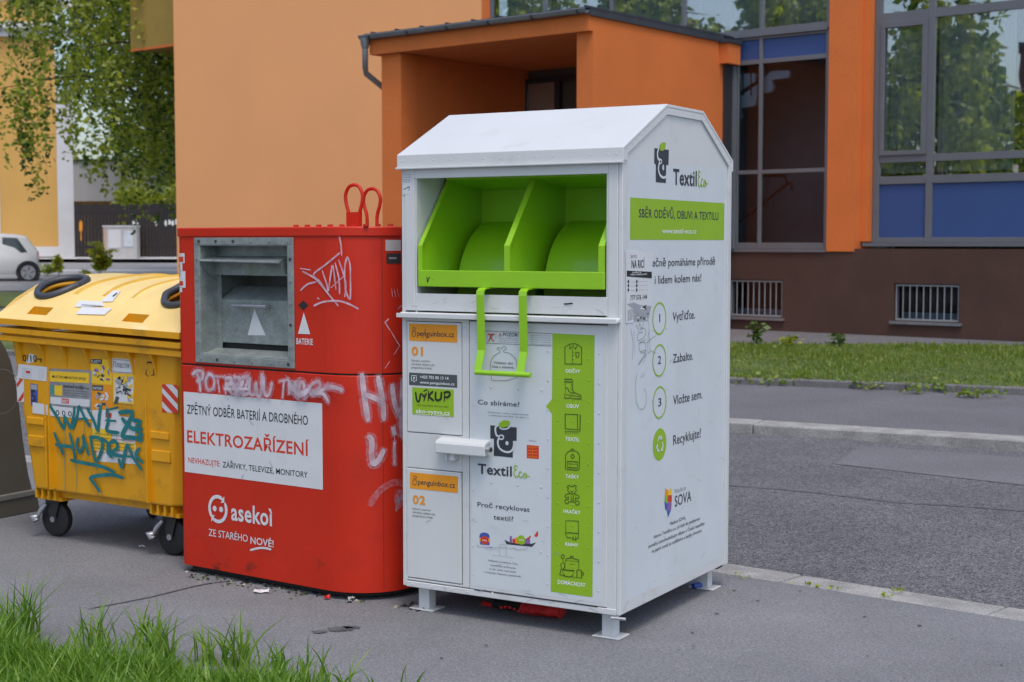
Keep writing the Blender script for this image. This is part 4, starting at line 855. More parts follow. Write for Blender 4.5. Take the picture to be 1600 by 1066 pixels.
# bolted galvanised frame, recess and hatch
fo = [c8.ab(*p) for p in ((187, 130), (834, 135), (855, 1000), (200, 945))]
fa0, fa1 = (fo[0][0]+fo[3][0])/2, (fo[1][0]+fo[2][0])/2; fz1, fz0 = (fo[0][1]+fo[1][1])/2, (fo[2][1]+fo[3][1])/2
m = MB(); T_ = .008
m.box(fa0, fa1, -T_, -.0005, oz1, fz1, M['galv']); m.box(fa0, fa1, -T_, -.0005, fz0, oz0, M['galv']); m.box(fa0, oa0, -T_, -.0005, oz0, oz1, M['galv']); m.box(oa1, fa1, -T_, -.0005, oz0, oz1, M['galv'])
hf = m.build('hatch_frame', rb, bevel=.002)
m = MB(); g = 'galv'; RD = .30
def bolt(x, z, dark): m.tube([(x, -T_, z), (x, -T_-.004, z)], .0075, M['rust' if dark else 'bolt'], 6)
for i in range(6):
    x = fa0+.035+(fa1-fa0-.07)*i/5; bolt(x, (oz1+fz1)/2, i in (0, 1, 2)); bolt(x, (oz0+fz0)/2, i in (1, 5))
for i in range(1, 6):
    z = fz0+(fz1-fz0)*i/6; bolt((fa0+oa0)/2, z, 0); bolt((fa1+oa1)/2, z, i in (2, 5))
m.build('frame_bolts', hf, smooth=40)['kind'] = 'stuff'
m = MB(); m.box(oa0, oa0+.004, -.004, RD, oz0, oz1, M[g]); m.box(oa1-.004, oa1, -.004, RD, oz0, oz1, M[g]); m.box(oa0, oa1, -.004, RD, oz1-.004, oz1, M[g]); m.prism([(-.004, oz0), (-.004, oz0+.005), (.10, oz0+.03), (.10, oz0)], 0, oa0+.004, oa1-.004, M[g])
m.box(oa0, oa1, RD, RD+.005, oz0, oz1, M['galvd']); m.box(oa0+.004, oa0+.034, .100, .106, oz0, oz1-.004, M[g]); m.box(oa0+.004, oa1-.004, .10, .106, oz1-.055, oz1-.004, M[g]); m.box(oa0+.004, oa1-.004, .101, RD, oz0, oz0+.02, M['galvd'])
m.build('hatch_recess', rb)
ci = lambda x, y, yy: (K.px(260+x/4.2105, 340+y/4.2105, 1, yy)[0], K.px(260+x/4.2105, 340+y/4.2105, 1, yy)[2])
ha, hz = ci(228, 275, .0); hb, _ = ci(715, 300, .0)
m = MB()   # upper hood plate, curved
for i in range(6):
    pass
top = [(-.004, hz-.004), (.03, hz+.006), (.07, hz+.012), (.115, hz+.018)]
m.prism([(p, q) for p, q in top]+[(p, q-.005) for p, q in top[::-1]], 0, oa0+.006, oa1-.05, M[g]); m.tube([(oa0+.004, -.006, hz-.006), (oa1-.05, -.006, hz-.012)], .006, M[g], 8)
for x in (oa0+.008, oa1-.055):
    m.prism([(.0, hz-.006), (.11, hz+.01), (.11, hz-.10), (.06, hz-.085), (.02, hz-.05)], 0, x, x+.004, M[g])
m.box(oa0+.012, oa1-.056, .085, .09, hz-.075, hz+.008, M[g]); m.build('hood', rb, smooth=35)
ba0, bz1 = ci(350, 540, .105); ba1, bz0 = ci(806, 845, .105); _, bt = ci(400, 447, .22)
m = MB(); m.prism([(.105, bz0), (.105, bz1), (.115, bz1+.008), (.215, bt), (.225, bt), (.225, bz0)], 0, ba0, oa1-.006, M[g]); m.box(ba0+.003, oa1-.006, .12, .2, oz0+.02, bz0, M['seam'])
bx = m.build('hatch_box', rb, bevel=.003)
m = MB(); h0, hz0 = ci(450, 577, .09); h1, _ = ci(668, 577, .09); m.tube([(h0, .095, hz0), (h0, .075, hz0), (h1, .075, hz0), (h1, .106, hz0)], .0085, M['zinc'], 8); m.build('grip', bx, smooth=50)
m = MB(); fb = Face(K, 1, .105, -1, (260, 340, 4.2105)); fb.poly(m, [(580, 600), (536, 774), (654, 776)], M['label'], .0012); m.build('arrow', bx)
# print on the front
m = MB(); c8.poly(m, [(905, 625), (867, 765), (948, 768)], M['label']); c8.poly(m, [(902, 545), (935, 577), (902, 610), (868, 577)], M['seam'], .0015); c8.text(m, 'BATERIE', 857, 832, 965, 38, M['label'], .03); m.build('front_marks', rb)
lb = Face(K, 1, 0, -1, (260, 560, 4.2105)); m = MB()
la0 = (lb.ab(92, 218)[0]+lb.ab(101, 742)[0])/2; la1 = (lb.ab(1029, 296)[0]+lb.ab(1027, 866)[0])/2; lz1 = (lb.ab(92, 218)[1]+lb.ab(1029, 296)[1])/2; lz0 = (lb.ab(101, 742)[1]+lb.ab(1027, 866)[1])/2
lb.rectm(m, max(la0, KX0+KL), la1, lz0, lz1, M['label'], .0010)
lb.text(m, 'ZPĚTNÝ ODBĚR BATERIÍ A DROBNÉHO', 137, 362, 932, 57, M['black'], .008); lb.text(m, 'ELEKTROZAŘÍZENÍ', 138, 550, 938, 76, M['redink'], .024)
lb.text(m, 'NEVHAZUJTE:', 146, 685, 356, 34, M['redink'], .012); lb.text(m, 'ZÁŘIVKY, TELEVIZE, MONITORY', 372, 716, 930, 36, M['black'], .008)
for q in ([(545, 405), (575, 438)], [(425, 670), (432, 690)], [(680, 680), (700, 715)], [(498, 788), (510, 765)], [(405, 265), (410, 275)]): lb.stroke(m, q, .003, M['dgrey'], off=.0025)
m.build('white_label', rb)
lc = Face(K, 1, 0, -1, (260, 740, 4.0)); m = MB(); L_ = M['label']
cx, cz = lc.ab(323, 222); rr = abs(lc.ab(323, 134)[1]-cz)-.008
pt = lambda a, r=None: Vector((cx+(r or rr)*math.cos(a)*.95, cz+(r or rr)*math.sin(a)))
for a0, a1 in ((R(225), R(55)), (R(30), R(-125))):
    ribbon(m, [pt(a0+(a1-a0)*i/14) for i in range(15)], .017, lambda p, q, o: lc.pt(p, q, o), L_, .0012, smooth=False)
    t = [pt(a1, rr+.022), pt(a1, rr-.022), pt(a1-.32, rr)]; m.add([lc.pt(p.x, p.y, .0020) for p in t], [(0, 1, 2)], L_)
for dx in (-.022, .022): m.add([lc.pt(cx+dx+.0135*math.cos(i*math.pi/8), cz+.0135*math.sin(i*math.pi/8), .0012) for i in range(16)], [tuple(range(16))], L_)
lc.text(m, 'asekoì', 407, 288, 663, 104, L_, .028); lc.text(m, 'ZE STARÉHO', 266, 388, 510, 43, L_, .006); lc.text(m, 'NOVÉ!', 527, 437, 672, 42, L_, .022)
lc.stroke(m, [(527, 478), (580, 466), (620, 466), (655, 474)], .010, L_, taper=False); m.build('lettering', rb)
# strokes that wrap round the curved corner
PR = perimeter(); cum = [0]
for i in range(1, len(PR)): cum.append(cum[-1]+math.dist(PR[i-1], PR[i]))
def on_skin(s_, z, off):
    i = 0
    while i < len(cum)-2 and cum[i+1] < s_: i += 1
    t = (s_-cum[i])/(cum[i+1]-cum[i]); a, b = PR[i], PR[i+1]; x = a[0]+(b[0]-a[0])*t; y = a[1]+(b[1]-a[1])*t; L__ = math.dist(a, b); nx, ny = (b[1]-a[1])/L__, -(b[0]-a[0])/L__
    return (x+nx*off, y+ny*off, z)
tab = [(s_*.004, ) for s_ in range(int(cum[6+14]/.004)-4) if s_*.004 > .012]
def skin_from_px(px, py):
    best = None
    for (s_,) in tab:
        p = on_skin(s_, 1.2, 0); wv = K.world(p); q = proj((wv.x, wv.y, 1.2)); e = abs(q[0]-px)
        if best is None or e < best[0]: best = (e, s_, wv)
    e, s_, wv = best; r = ray(px, py); t = wv.y/r.y; return Vector((s_, HC+r.z*t))
def spray(mb, pts, wd, m_, off=.002, k=(260, 560, 4.2105), **kw):
    ribbon(mb, [skin_from_px(k[0]+x/k[2], k[1]+y/k[2]) for x, y in pts], wd, on_skin, m_, off, **kw)
m = MB(); SW = M['tag_white']
for i, q in enumerate(([(1283, 108), (1300, 230), (1322, 405)], [(1395, 125), (1415, 260), (1425, 400)], [(1318, 240), (1370, 262), (1418, 285)], [(1480, 180), (1500, 300), (1540, 395)], [(1548, 140), (1545, 300), (1540, 440), (1548, 520)],
                         [(1325, 515), (1345, 540), (1345, 640), (1355, 692), (1390, 665), (1420, 605)], [(1488, 465), (1492, 490)], [(1495, 560), (1492, 690)])):
    spray(m, q, .050 if i not in (6,) else .06, M['mist'], .0012+.0005*i); spray(m, q, .024 if i not in (6,) else .036, SW, .0015+.0005*i)
spray(m, [(1492, 490), (1497, 560)], .006, SW, .003)
spray(m, [(1330, 960), (1380, 890), (1440, 840), (1500, 815), (1545, 825)], .03, M['mist'], .002); spray(m, [(1520, 880), (1530, 950), (1540, 890)], .05, M['mist'], .003)
gr = m.build('graffiti', rb); gr['label'] = 'white sprayed letters on the rounded corner'
m = MB(); tx = lambda q, wd, o=.0025, t=None, **kw: (lb.stroke(m, q, wd*1.9, M['mist'], off=o-.0003, **kw), lb.stroke(m, q, wd*.75, t or SW, off=o, **kw))
for i, q in enumerate(([(175, 105), (200, 85), (240, 90), (236, 135), (205, 150)], [(205, 100), (222, 160), (228, 215)], [(280, 105), (262, 150), (275, 205), (312, 195), (318, 140), (300, 108), (280, 105)], [(340, 118), (352, 215)], [(325, 118), (385, 122)],
                       [(395, 125), (395, 230)], [(395, 130), (430, 130), (432, 165), (400, 175), (440, 235)], [(455, 120), (450, 230)], [(455, 125), (490, 130), (480, 170), (455, 178), (495, 190), (485, 235), (455, 232)], [(505, 130), (545, 115), (535, 170), (505, 235), (550, 230)], [(560, 130), (555, 225), (590, 232), (595, 170)],
                       [(600, 160), (605, 235), (630, 235), (635, 120), (640, 110)], [(650, 120), (655, 230), (685, 235), (705, 160)], [(755, 150), (810, 140)], [(785, 145), (775, 255)], [(820, 230), (820, 150), (840, 205), (860, 150), (862, 250)],
                       [(880, 260), (890, 165), (915, 165), (925, 260)], [(885, 215), (925, 220)], [(935, 230), (960, 180), (1010, 150), (1025, 185), (985, 215), (960, 230), (1040, 230), (1080, 285)], [(1000, 235), (1050, 200), (1100, 190), (1175, 205)], [(1060, 180), (1130, 190), (1170, 210)])):
    tx(q, .022, .0022+.0006*i)
for i, q in enumerate(([(440, 150), (480, 210), (520, 150)], [(400, 200), (560, 200)], [(860, 210), (900, 240), (960, 200)])): tx(q, .03, .0155+.0006*i)
gr = m.build('graffiti', rb); gr['label'] = 'smudged white sprayed line above the white label'
m = MB()
for i, q in enumerate(([(1140, 130), (1150, 180), (1155, 250)], [(1140, 235), (1050, 310), (970, 375), (1010, 420), (1050, 480), (1065, 500)], [(885, 480), (930, 440), (985, 425)], [(885, 335), (950, 345)], [(900, 355), (980, 400), (1035, 460), (1100, 540), (1135, 580)], [(1030, 350), (1060, 440), (1070, 480), (1085, 380), (1100, 320), (1120, 470)], [(1115, 300), (1140, 400), (1145, 500)], [(1090, 460), (1180, 380)], [(1140, 280), (1185, 420), (1180, 520)],
                       [(1195, 270), (1180, 330), (1185, 470), (1215, 535), (1218, 420), (1215, 310), (1198, 262), (1185, 290)], [(978, 580), (1040, 555), (1130, 548), (1200, 565), (1270, 600)], [(1002, 530), (1012, 535)])):
    c8.stroke(m, q, .0085, M['tag_marker'], off=.0015+.0006*i)
gr = m.build('graffiti', rb); gr['label'] = 'silver marker tag beside the metal hatch'
m = MB()
for q in ([(1545, 580), (1440, 690), (1535, 845)], [(1530, 850), (1440, 990)]): spray(m, q, .006, M['tag_marker'], .002, (260, 340, 4.2105), smooth=False)
for x in (1480, 1500, 1520): spray(m, [(x, 470), (x+6, 520)], .004, M['tag_marker'], .002, (260, 340, 4.2105))
m.build('scratches', rb)
# side service door seam, small plates
m = MB(); sx = skin_from_px(598, 450).x
for z0, z1 in ((zs1, zcap), (.05, zs0)): ribbon(m, [Vector((sx, z0)), Vector((sx, z1))], .004, on_skin, M['seam'], .0008, smooth=False)
m.build('door_seam', rb)
def plate(px0, py0, px1, py1, mt, off=.002):
    a = skin_from_px(px0, py0); b = skin_from_px(px1, py1); z = (a.y+b.y)/2; ribbon(m, [Vector((a.x+(b.x-a.x)*i/8, z)) for i in range(9)], abs(a.y-b.y), on_skin, mt, off, smooth=False, ends=False)
m = MB(); plate(603, 375, 626, 392, M['cab']); plate(604, 396, 626, 412, M['dmetal']); plate(608, 402, 620, 405, M['zinc'], .003); m.build('type_plate', rb)
m = MB()   # torn stickers on the left edge
Z_ = lambda x, y: (260+x/4.2105, 340+y/4.2105)
def strip(x0, y0, x1, y1, mt, o): (p0, q0), (p1, q1) = Z_(x0, y0), Z_(x1, y1); plate(p0, q0, p1, q1, mt, o)
strip(60, 235, 128, 300, M['label'], .0012); strip(63, 300, 112, 352, M['label'], .0013); strip(66, 352, 130, 462, M['label'], .0014); strip(68, 462, 108, 492, M['label'], .0012); strip(62, 258, 120, 292, M['redink'], .002); strip(70, 418, 116, 448, M['redink'], .002)
cc_ = skin_from_px(*Z_(92, 350)); ribbon(m, [Vector((cc_.x+.017*math.cos(t), cc_.y+.032*math.sin(t))) for t in [i*math.pi/10 for i in range(20)]], .004, on_skin, M['dgrey'], .0025, closed=True, smooth=False)
m.build('torn_sticker', rb)
# crane loops and bolt heads on the lid
def loop(px, pyt, pyb, half, y, m, plate_):
    x, z1 = K.px(px, pyt, 1, y)[0], K.px(px, pyt, 1, y)[2]; h = z1-ztop; w2 = half
    pts = [(x-w2*.62, y, ztop-.01), (x-w2*.62, y, ztop+h*.30), (x-w2*.95, y, ztop+h*.58), (x-w2*1.0, y, ztop+h*.78), (x-w2*.62, y, ztop+h*.95), (x, y, ztop+h), (x+w2*.62, y, ztop+h*.95), (x+w2, y, ztop+h*.78), (x+w2*.95, y, ztop+h*.58), (x+w2*.62, y, ztop+h*.30), (x+w2*.62, y, ztop-.01)]
    q = catmull([Vector(p) for p in pts], False, 4); m.tube(q, .0085, M['red'], 8)
    if plate_: m.box(x-w2*.75, x+w2*.75, y-.012, y+.012, ztop, ztop+h*.36, M['red'])
for px, py, yy, pl in ((553, 289, .34, 1), (581, 295, .55, 0)):
    m = MB(); loop(px, py, 348, .052, yy, m, pl); m.build('crane_loop', rb, smooth=60)
m = MB()
for i in range(9): m.tube([(.72+.07*i, .06+.0*i, ztop), (.72+.07*i, .06, ztop+.010)], .012, M['red'], 8)
m.build('lid_bolts', rb, smooth=40)['kind'] = 'stuff'
# scuffed dirty skirt at the foot of the container: a rubber splash strip is absent, the paint itself is worn
m = MB(); ks = [tab[0][0]+i*(tab[-1][0]-tab[0][0])/60 for i in range(61)]; rg = random.Random(4)
hs = [.10+.05*math.sin(i*.37)+rg.uniform(-.02, .03) for i in range(61)]
m.add([on_skin(s_, .037, .0008) for s_ in ks]+[on_skin(s_, .037+h, .0008) for s_, h in zip(ks, hs)], [(i, i+1, 61+i+1, 61+i) for i in range(60)], M['redlow']); m.build('scuffed_paint', rb, smooth=60)

# ================================================================== YELLOW WHEELED CONTAINER
Y = Frame((-2.7504, 7.9288, 0), 57)
yb = thing('wheeled_container', Y.O, Y.rz, 'yellow four wheeled plastics container with faded domed lid, stickers and teal graffiti', 'waste container')
sag = lambda p: (p[0], p[1], p[2]-.026*p[0]*max(0, min(1, (p[2]-.3)/.8)))
class SMB(MB):
    def build(s, *a, **k): s.v = [sag(p) for p in s.v]; return MB.build(s, *a, **k)
XR = 1.37; zb0, zt0 = .275, 1.09
def yfront(z): return .05*(zt0-z)/(zt0-zb0)     # the front leans out towards the top
m = SMB()
bl = [(.125, .05), (1.25, .05), (1.25, .90), (.125, .90)]; tp = [(.045, .0), (1.325, .0), (1.325, 1.0), (.045, 1.0)]; c_ = .03
def oct8(q, c): (a, b), (c2, _), (_, d), _ = q; return [(a+c, b), (c2-c, b), (c2, b+c), (c2, d-c), (c2-c, d), (a+c, d), (a, d-c), (a, b+c)]
lo = oct8(bl, .05); hi = oct8(tp, .03); m.add([(x, y, zb0) for x, y in lo]+[(x, y, zt0) for x, y in hi], [tuple(range(8))[::-1]]+[(i, (i+1) % 8, 8+(i+1) % 8, 8+i) for i in range(8)], M['yellow'])
m.add([(x*.97+.03, y*.95+.04, .30) for x, y in lo]+[(x*.97+.02, y*.97+.02, zt0) for x, y in hi], [tuple(range(8))]+[(8+i, 8+(i+1) % 8, (i+1) % 8, i) for i in range(8)], M['yellow'])
ybody = m.build('body', yb, bevel=.012)
m = SMB()   # doubled rim
for (a, b, e, t) in ((1.118, 1.150, .045, .03), (1.075, 1.108, .035, .03)):
    m.box(.0-.01, XR+.01, -e, -e+t+.03, a, b, M['yellow']); m.box(-.01, XR+.01, 1.0, 1.05, a, b, M['yellow']); m.box(-.01, .05, -e+t+.03, 1.0, a, b, M['yellow']); m.box(XR-.05, XR+.01, -e+t+.03, 1.0, a, b, M['yellow'])
m.box(.02, XR-.02, -.02, .02, 1.10, 1.12, M['yellow']); m.build('rim', yb, bevel=.005)
ty = Face(Y, 1, 0, -1, (0, 420, 4.847))
for px in (150, 318, 488, 655, 823, 992, 1162):
    x = ty.ab(px, 500)[0]; m = SMB(); m.prism([(.012, .94), (-.012, 1.03), (-.034, 1.074), (.0, 1.074), (.012, 1.074)], 0, x, x+.014, M['yellow']); m.build('rib', yb)
m = SMB(); m.box(.30, .312, .018, .06, .30, .93, M['yellow']); m = flush(m, 'moulding', yb)
for x in (.335, 1.07): m.box(x, x+.008, .012, .06, .29, .95, M['yellow']); m = flush(m, 'moulding', yb)
for x0 in (.155, 1.095):
    for z, h in ((.62, .05), (.50, .07)):
        m.prism([(yfront(z)+.012, z), (yfront(z)-.012, z+.012), (yfront(z+h)-.008, z+h), (yfront(z+h)+.012, z+h)], 0, x0, x0+.13, M['yellow']); m = flush(m, 'side_pad', yb, bevel=.004)
# lid
pr = [(-.045, 1.172), (-.045, 1.198), (.10, 1.305), (.24, 1.372), (.40, 1.408), (.60, 1.425), (.85, 1.415), (1.05, 1.33), (1.07, 1.18)]
m = SMB(); hx = [(.285, .215), (1.10, .215)]
import itertools
xs_ = [-.012, .16, .42, .98, 1.235, XR+.012]
NU, NV = 46, 26
def lidz(y):
    q = pr[1:-1]
    for (a, b) in zip(q, q[1:]):
        if a[0] <= y <= b[0]:
            i = q.index(a); p0 = q[max(0, i-1)]; p3 = q[min(len(q)-1, i+2)]; t = (y-a[0])/(b[0]-a[0]); m1 = (b[1]-p0[1])/(b[0]-p0[0]+1e-9)*(b[0]-a[0]); m2 = (p3[1]-a[1])/(p3[0]-a[0]+1e-9)*(b[0]-a[0])
            return (2*t**3-3*t**2+1)*a[1]+(t**3-2*t**2+t)*m1+(-2*t**3+3*t**2)*b[1]+(t**3-t**2)*m2
    return q[-1][1]
ribs = [.40, .62, .84, 1.06]
def lz(x, y):
    z = lidz(y); e = min(x+.012, XR+.012-x); z -= .10*max(0, 1-e/.06)**2*max(0, min(1, y/.3)) if e < .06 else 0
    for r_ in ribs:
        if y > .13: z += .015*math.exp(-((x-r_)/.011)**2)*min(1, (y-.13)/.08)
    return z
holes_ = [(.20, .24, .125, .135), (1.17, .24, .125, .135)]
hand = [(.205, .36, -.005, .045), (.93, 1.08, -.005, .045)]
XS = sorted(set([-.012+i*(XR+.024)/110 for i in range(111)]+[v for h in hand for v in h[:2]])); YS = sorted(set([-.045+i*1.095/72 for i in range(73)]+[-.005, .045]))
idx = {}; vs = []; fs_ = []
for j, y in enumerate(YS):
    for i, x in enumerate(XS):
        X, Y_ = x, y
        for (hx_, hy_, ra, rb_) in holes_:      # snap the cells round the throw holes to an ellipse
            q = math.hypot((x-hx_)/ra, (y-hy_)/rb_)
            if .90 < q < 1.08: X = hx_+(x-hx_)/q; Y_ = hy_+(y-hy_)/q
        idx[i, j] = len(vs); vs.append((X, Y_, lz(X, Y_)))
for j in range(len(YS)-1):
    for i in range(len(XS)-1):
        cx_, cy_ = (XS[i]+XS[i+1])/2, (YS[j]+YS[j+1])/2
        if any(math.hypot((cx_-h[0])/h[2], (cy_-h[1])/h[3]) < .97 for h in holes_): continue
        if any(a < cx_ < b and c0 < cy_ < d0 for a, b, c0, d0 in hand): continue
        fs_.append((idx[i, j], idx[i+1, j], idx[i+1, j+1], idx[i, j+1]))
yel = [f for f in fs_ if vs[f[0]][1] > .14 and any(abs((vs[f[0]][0]+vs[f[1]][0])/2-r_) < .0135 for r_ in ribs)]; ys_ = set(yel)
m.add(vs, [f for f in fs_ if f not in ys_], M['lidy']); nb = len(m.v)-len(vs); kk = m.mi(M['ribyel'])
for f in yel: m.f.append([nb+i for i in f]); m.m.append(kk)
for (a, b, c0, d0) in hand:
    zf, zr = lz(a, c0), lz(a, d0); m.add([(a, c0, zf), (b, c0, zf), (b, c0, zf-.035), (a, c0, zf-.035), (a, d0, zr), (b, d0, zr), (b, d0, zf-.035), (a, d0, zf-.035)], [(1, 0, 3, 2), (4, 5, 6, 7), (3, 7, 6, 2), (0, 4, 7, 3), (5, 1, 2, 6)], M['yellow'])
m.box(-.014, XR+.014, -.052, -.044, 1.168, 1.199, M['yellow'])
m.prism([(-.044, 1.168), (-.044, 1.198)]+[(y, lidz(y)-.004) for y in (.1, .24, .4, .6, .85, 1.05)]+[(1.05, 1.168)], 0, -.013, -.009, M['lidy'])
m.prism([(-.044, 1.168), (-.044, 1.198)]+[(y, lidz(y)-.004) for y in (.1, .24, .4, .6, .85, 1.05)]+[(1.05, 1.168)], 0, XR+.009, XR+.013, M['lidy'])
m.box(-.01, XR+.01, 1.04, 1.05, 1.168, 1.33, M['lidy'])
lid = m.build('lid', yb, smooth=32)
for (hx_, hy_, ra, rb_) in holes_:
    m = SMB(); n = 36; ctr = []
    k = m.mi(M['ring']); 
    P3 = [Vector((hx_+ra*math.cos(2*math.pi*i/n), hy_+rb_*math.sin(2*math.pi*i/n), lz(hx_+ra*math.cos(2*math.pi*i/n), hy_+rb_*math.sin(2*math.pi*i/n))+.008)) for i in range(n)]
    m.tube(P3+[P3[0]], .020, M['ring'], 8, caps=False); m.tube([Vector(p)+Vector((0, 0, -.03)) for p in P3]+[P3[0]+Vector((0, 0, -.03))], .016, M['yellow'], 6, caps=False); m.build('throw_ring', lid, smooth=70)
m = SMB(); lf = lambda x, y: (x, y, lz(x, y)+.003)
def lidpatch(q, mt, o=.003):
    def W2(px, py):
        r = ray(px, py); k = 6.0
        while k < 11:
            p = Y.loc(Vector((0, 0, HC))+r*k)
            if -.044 < p.y < 1.04 and p.z <= lz(p.x, p.y)-.026*p.x+o: break
            k += .002
        return (p.x, p.y, lz(p.x, p.y)+o)
    (a, b, c, d), N_ = q, 26; g = []
    for j in range(N_+1):
        for i in range(N_+1):
            u, v = i/N_, j/N_; x = (a[0]*(1-u)+b[0]*u)*(1-v)+(d[0]*(1-u)+c[0]*u)*v; y = (a[1]*(1-u)+b[1]*u)*(1-v)+(d[1]*(1-u)+c[1]*u)*v; g.append(W2(x/4.847, 420+y/4.847))
    m.add(g, [(j*(N_+1)+i, j*(N_+1)+i+1, (j+1)*(N_+1)+i+1, (j+1)*(N_+1)+i) for j in range(N_) for i in range(N_)], mt)
lidpatch([(600, 240), (775, 250), (790, 285), (565, 290)], M['label'], .005); lidpatch([(620, 290), (850, 300), (790, 350), (575, 345)], M['label'], .006)
lidpatch([(855, 165), (915, 168), (850, 250), (762, 250)], M['label'], .005); lidpatch([(850, 205), (885, 180), (890, 186), (858, 212)], M['dgrey'], .008); lidpatch([(620, 268), (770, 278), (768, 284), (616, 275)], M['gink'], .008)
m.build('torn_label', lid)
# stickers and graffiti on the leaning front: project to the mean plane, then follow the lean
class YFace(Face):
    def pt(s, a, z, off): return (a, yfront(z)-off, z+.026*a*max(0, min(1, (z-.3)/.8)))
    def ab(s, x, y):
        yy = .02
        for _ in range(4): p = s.fr.px(s.k[0]+x/s.k[2], s.k[1]+y/s.k[2], 1, yy); yy = yfront(p[2])
        return (p[0], p[2])
y7 = YFace(Y, 1, 0, -1, (20, 530, 6.664)); y8 = YFace(Y, 1, 0, -1, (130, 540, 4.2625)); y4 = YFace(Y, 1, 0, -1, (0, 620, 4.1))
m = SMB(); D, LBL, GK = M['dgrey'], M['label'], M['gink']
y7.poly(m, [(175, 150), (245, 170), (215, 240), (150, 255), (140, 225)], LBL, .0015); y7.text(m, '0/10', 108, 228, 256, 66, M['black'], .02, .0025); y7.stroke(m, [(262, 208), (300, 210), (292, 238)], .006, M['black'], off=.003)
m = flush(m, 'sticker', yb)
y7.poly(m, [(62, 258), (358, 290), (352, 440), (50, 404)], LBL, .0015)
for i in range(5): y7.text(m, 'MHMP odpady svoz', 100, 308+22*i, 200, 9, GK, off=.0022); y7.text(m, 'po st pá', 275, 322+20*i, 330, 8, GK, off=.0022)
y7.poly(m, [(140, 330), (184, 334), (184, 358), (140, 354)], M['redink'], .0025)
m = flush(m, 'sticker', yb)
y7.poly(m, [(40, 415), (118, 420), (122, 655), (50, 650)], LBL, .002); y7.poly(m, [(75, 418), (112, 420), (50, 505), (42, 470)], M['redink'], .0026); y7.poly(m, [(116, 545), (118, 600), (85, 648), (55, 640)], M['redink'], .0026)
m = flush(m, 'sticker', yb)
y7.poly(m, [(186, 460), (262, 475), (262, 700), (190, 690)], M['blueink'], .0016); y7.poly(m, [(192, 470), (256, 480), (256, 530), (192, 520)], M['gink'], .0020); y7.text(m, '5', 196, 650, 246, 118, M['ink'], .03, .0026)
m = flush(m, 'sticker', yb)
y7.poly(m, [(380, 305), (825, 325), (820, 740), (385, 690)], M['zinc'], .0018)
y7.poly(m, [(388, 332), (800, 350), (798, 462), (388, 440)], M['yink'], .0024); y7.text(m, 'MULTIKOMODITNÍ SVOZ', 415, 400, 765, 24, M['black'], .02, .003)
y7.poly(m, [(395, 475), (435, 477), (435, 580), (395, 575)], M['teal'], .0024); y7.poly(m, [(438, 480), (520, 485), (518, 590), (438, 582)], M['yink'], .0024); y7.text(m, 'PRAŽSKÉ SLUŽBY a.s.', 530, 502, 798, 24, M['black'], .02, .003)
for i in range(3): y7.text(m, 'Pod Šancemi 444/1, Praha', 535, 535+24*i, 780, 11, M['dgrey'], off=.003)
y7.poly(m, [(396, 600), (806, 628), (804, 705), (396, 672)], LBL, .0024); y7.poly(m, [(512, 616), (588, 622), (586, 672), (512, 666)], M['redink'], .003); y7.text(m, '007', 520, 662, 580, 34, LBL, .03, .0035)
m = flush(m, 'sticker', yb)
y7.poly(m, [(210, 655), (400, 690), (820, 740), (820, 835), (420, 800), (210, 770)], LBL, .0032); y7.text(m, '0 0 0', 455, 790, 620, 52, M['black'], .005, .0038)
m = flush(m, 'sticker', yb)
y8.poly(m, [(50, 85), (190, 95), (192, 262), (58, 250)], M['yink'], .0016); y8.poly(m, [(50, 88), (128, 92), (126, 124), (50, 118)], M['black'], .0022); y8.text(m, 'PLASTY', 56, 114, 122, 20, LBL, .02, .003)
rg = random.Random(9)
def clutter(f, x0, y0, x1, y1, n, cols, s0, s1, o):
    for i in range(n):
        x, y = rg.uniform(x0, x1), rg.uniform(y0, y1); a = rg.uniform(0, 3.14); L1, L2 = rg.uniform(s0, s1), rg.uniform(s0*.4, s1*.5)
        q = [(x+L1*math.cos(a)*u-L2*math.sin(a)*v_, y+L1*math.sin(a)*u+L2*math.cos(a)*v_) for u, v_ in ((-1, -1), (1, -1), (1, 1), (-1, 1))]; f.poly(m, q, M[cols[i % len(cols)]], o+.0001*i)
clutter(y8, 72, 142, 180, 236, 16, ('label', 'dgrey', 'gink', 'purple'), 8, 18, .0024)
m = flush(m, 'sticker', yb)
y8.poly(m, [(62, 262), (192, 268), (196, 430), (62, 425)], M['orange_ink'], .0016); y8.poly(m, [(62, 262), (136, 266), (134, 302), (62, 298)], M['dgrey'], .0022); y8.text(m, 'KARTONY', 68, 290, 130, 16, LBL, .02, .003); clutter(y8, 90, 318, 180, 420, 16, ('label', 'gink', 'label', 'dgrey'), 8, 20, .0024)
m = flush(m, 'sticker', yb)
y8.poly(m, [(194, 84), (343, 92), (342, 188), (196, 180)], LBL, .0016); y8.stroke(m, [(200, 92), (336, 100), (335, 182), (201, 174)], .002, D, off=.0022, closed=True, smooth=False); y8.text(m, 'Пластік', 206, 144, 312, 36, D, 0, .0026)
m = flush(m, 'sticker', yb)
y8.poly(m, [(198, 184), (340, 192), (338, 398), (202, 386)], M['yink'], .0016); y8.poly(m, [(212, 215), (335, 225), (330, 380), (208, 372)], LBL, .002); clutter(y8, 225, 210, 320, 370, 34, ('dgrey', 'gink', 'black', 'yink', 'gink'), 8, 24, .0024); y8.stroke(m, [(204, 382), (338, 394)], .006, M['dgrey'], off=.006)
m = flush(m, 'sticker', yb)
y8.poly(m, [(62, 430), (240, 425), (242, 470), (345, 480), (352, 790), (100, 772), (60, 560)], LBL, .0014); y8.poly(m, [(62, 550), (190, 560), (192, 640), (345, 650), (346, 700), (62, 700)], M['yink'], .002); y8.poly(m, [(150, 445), (192, 450), (190, 482), (150, 478)], M['redink'], .0022)
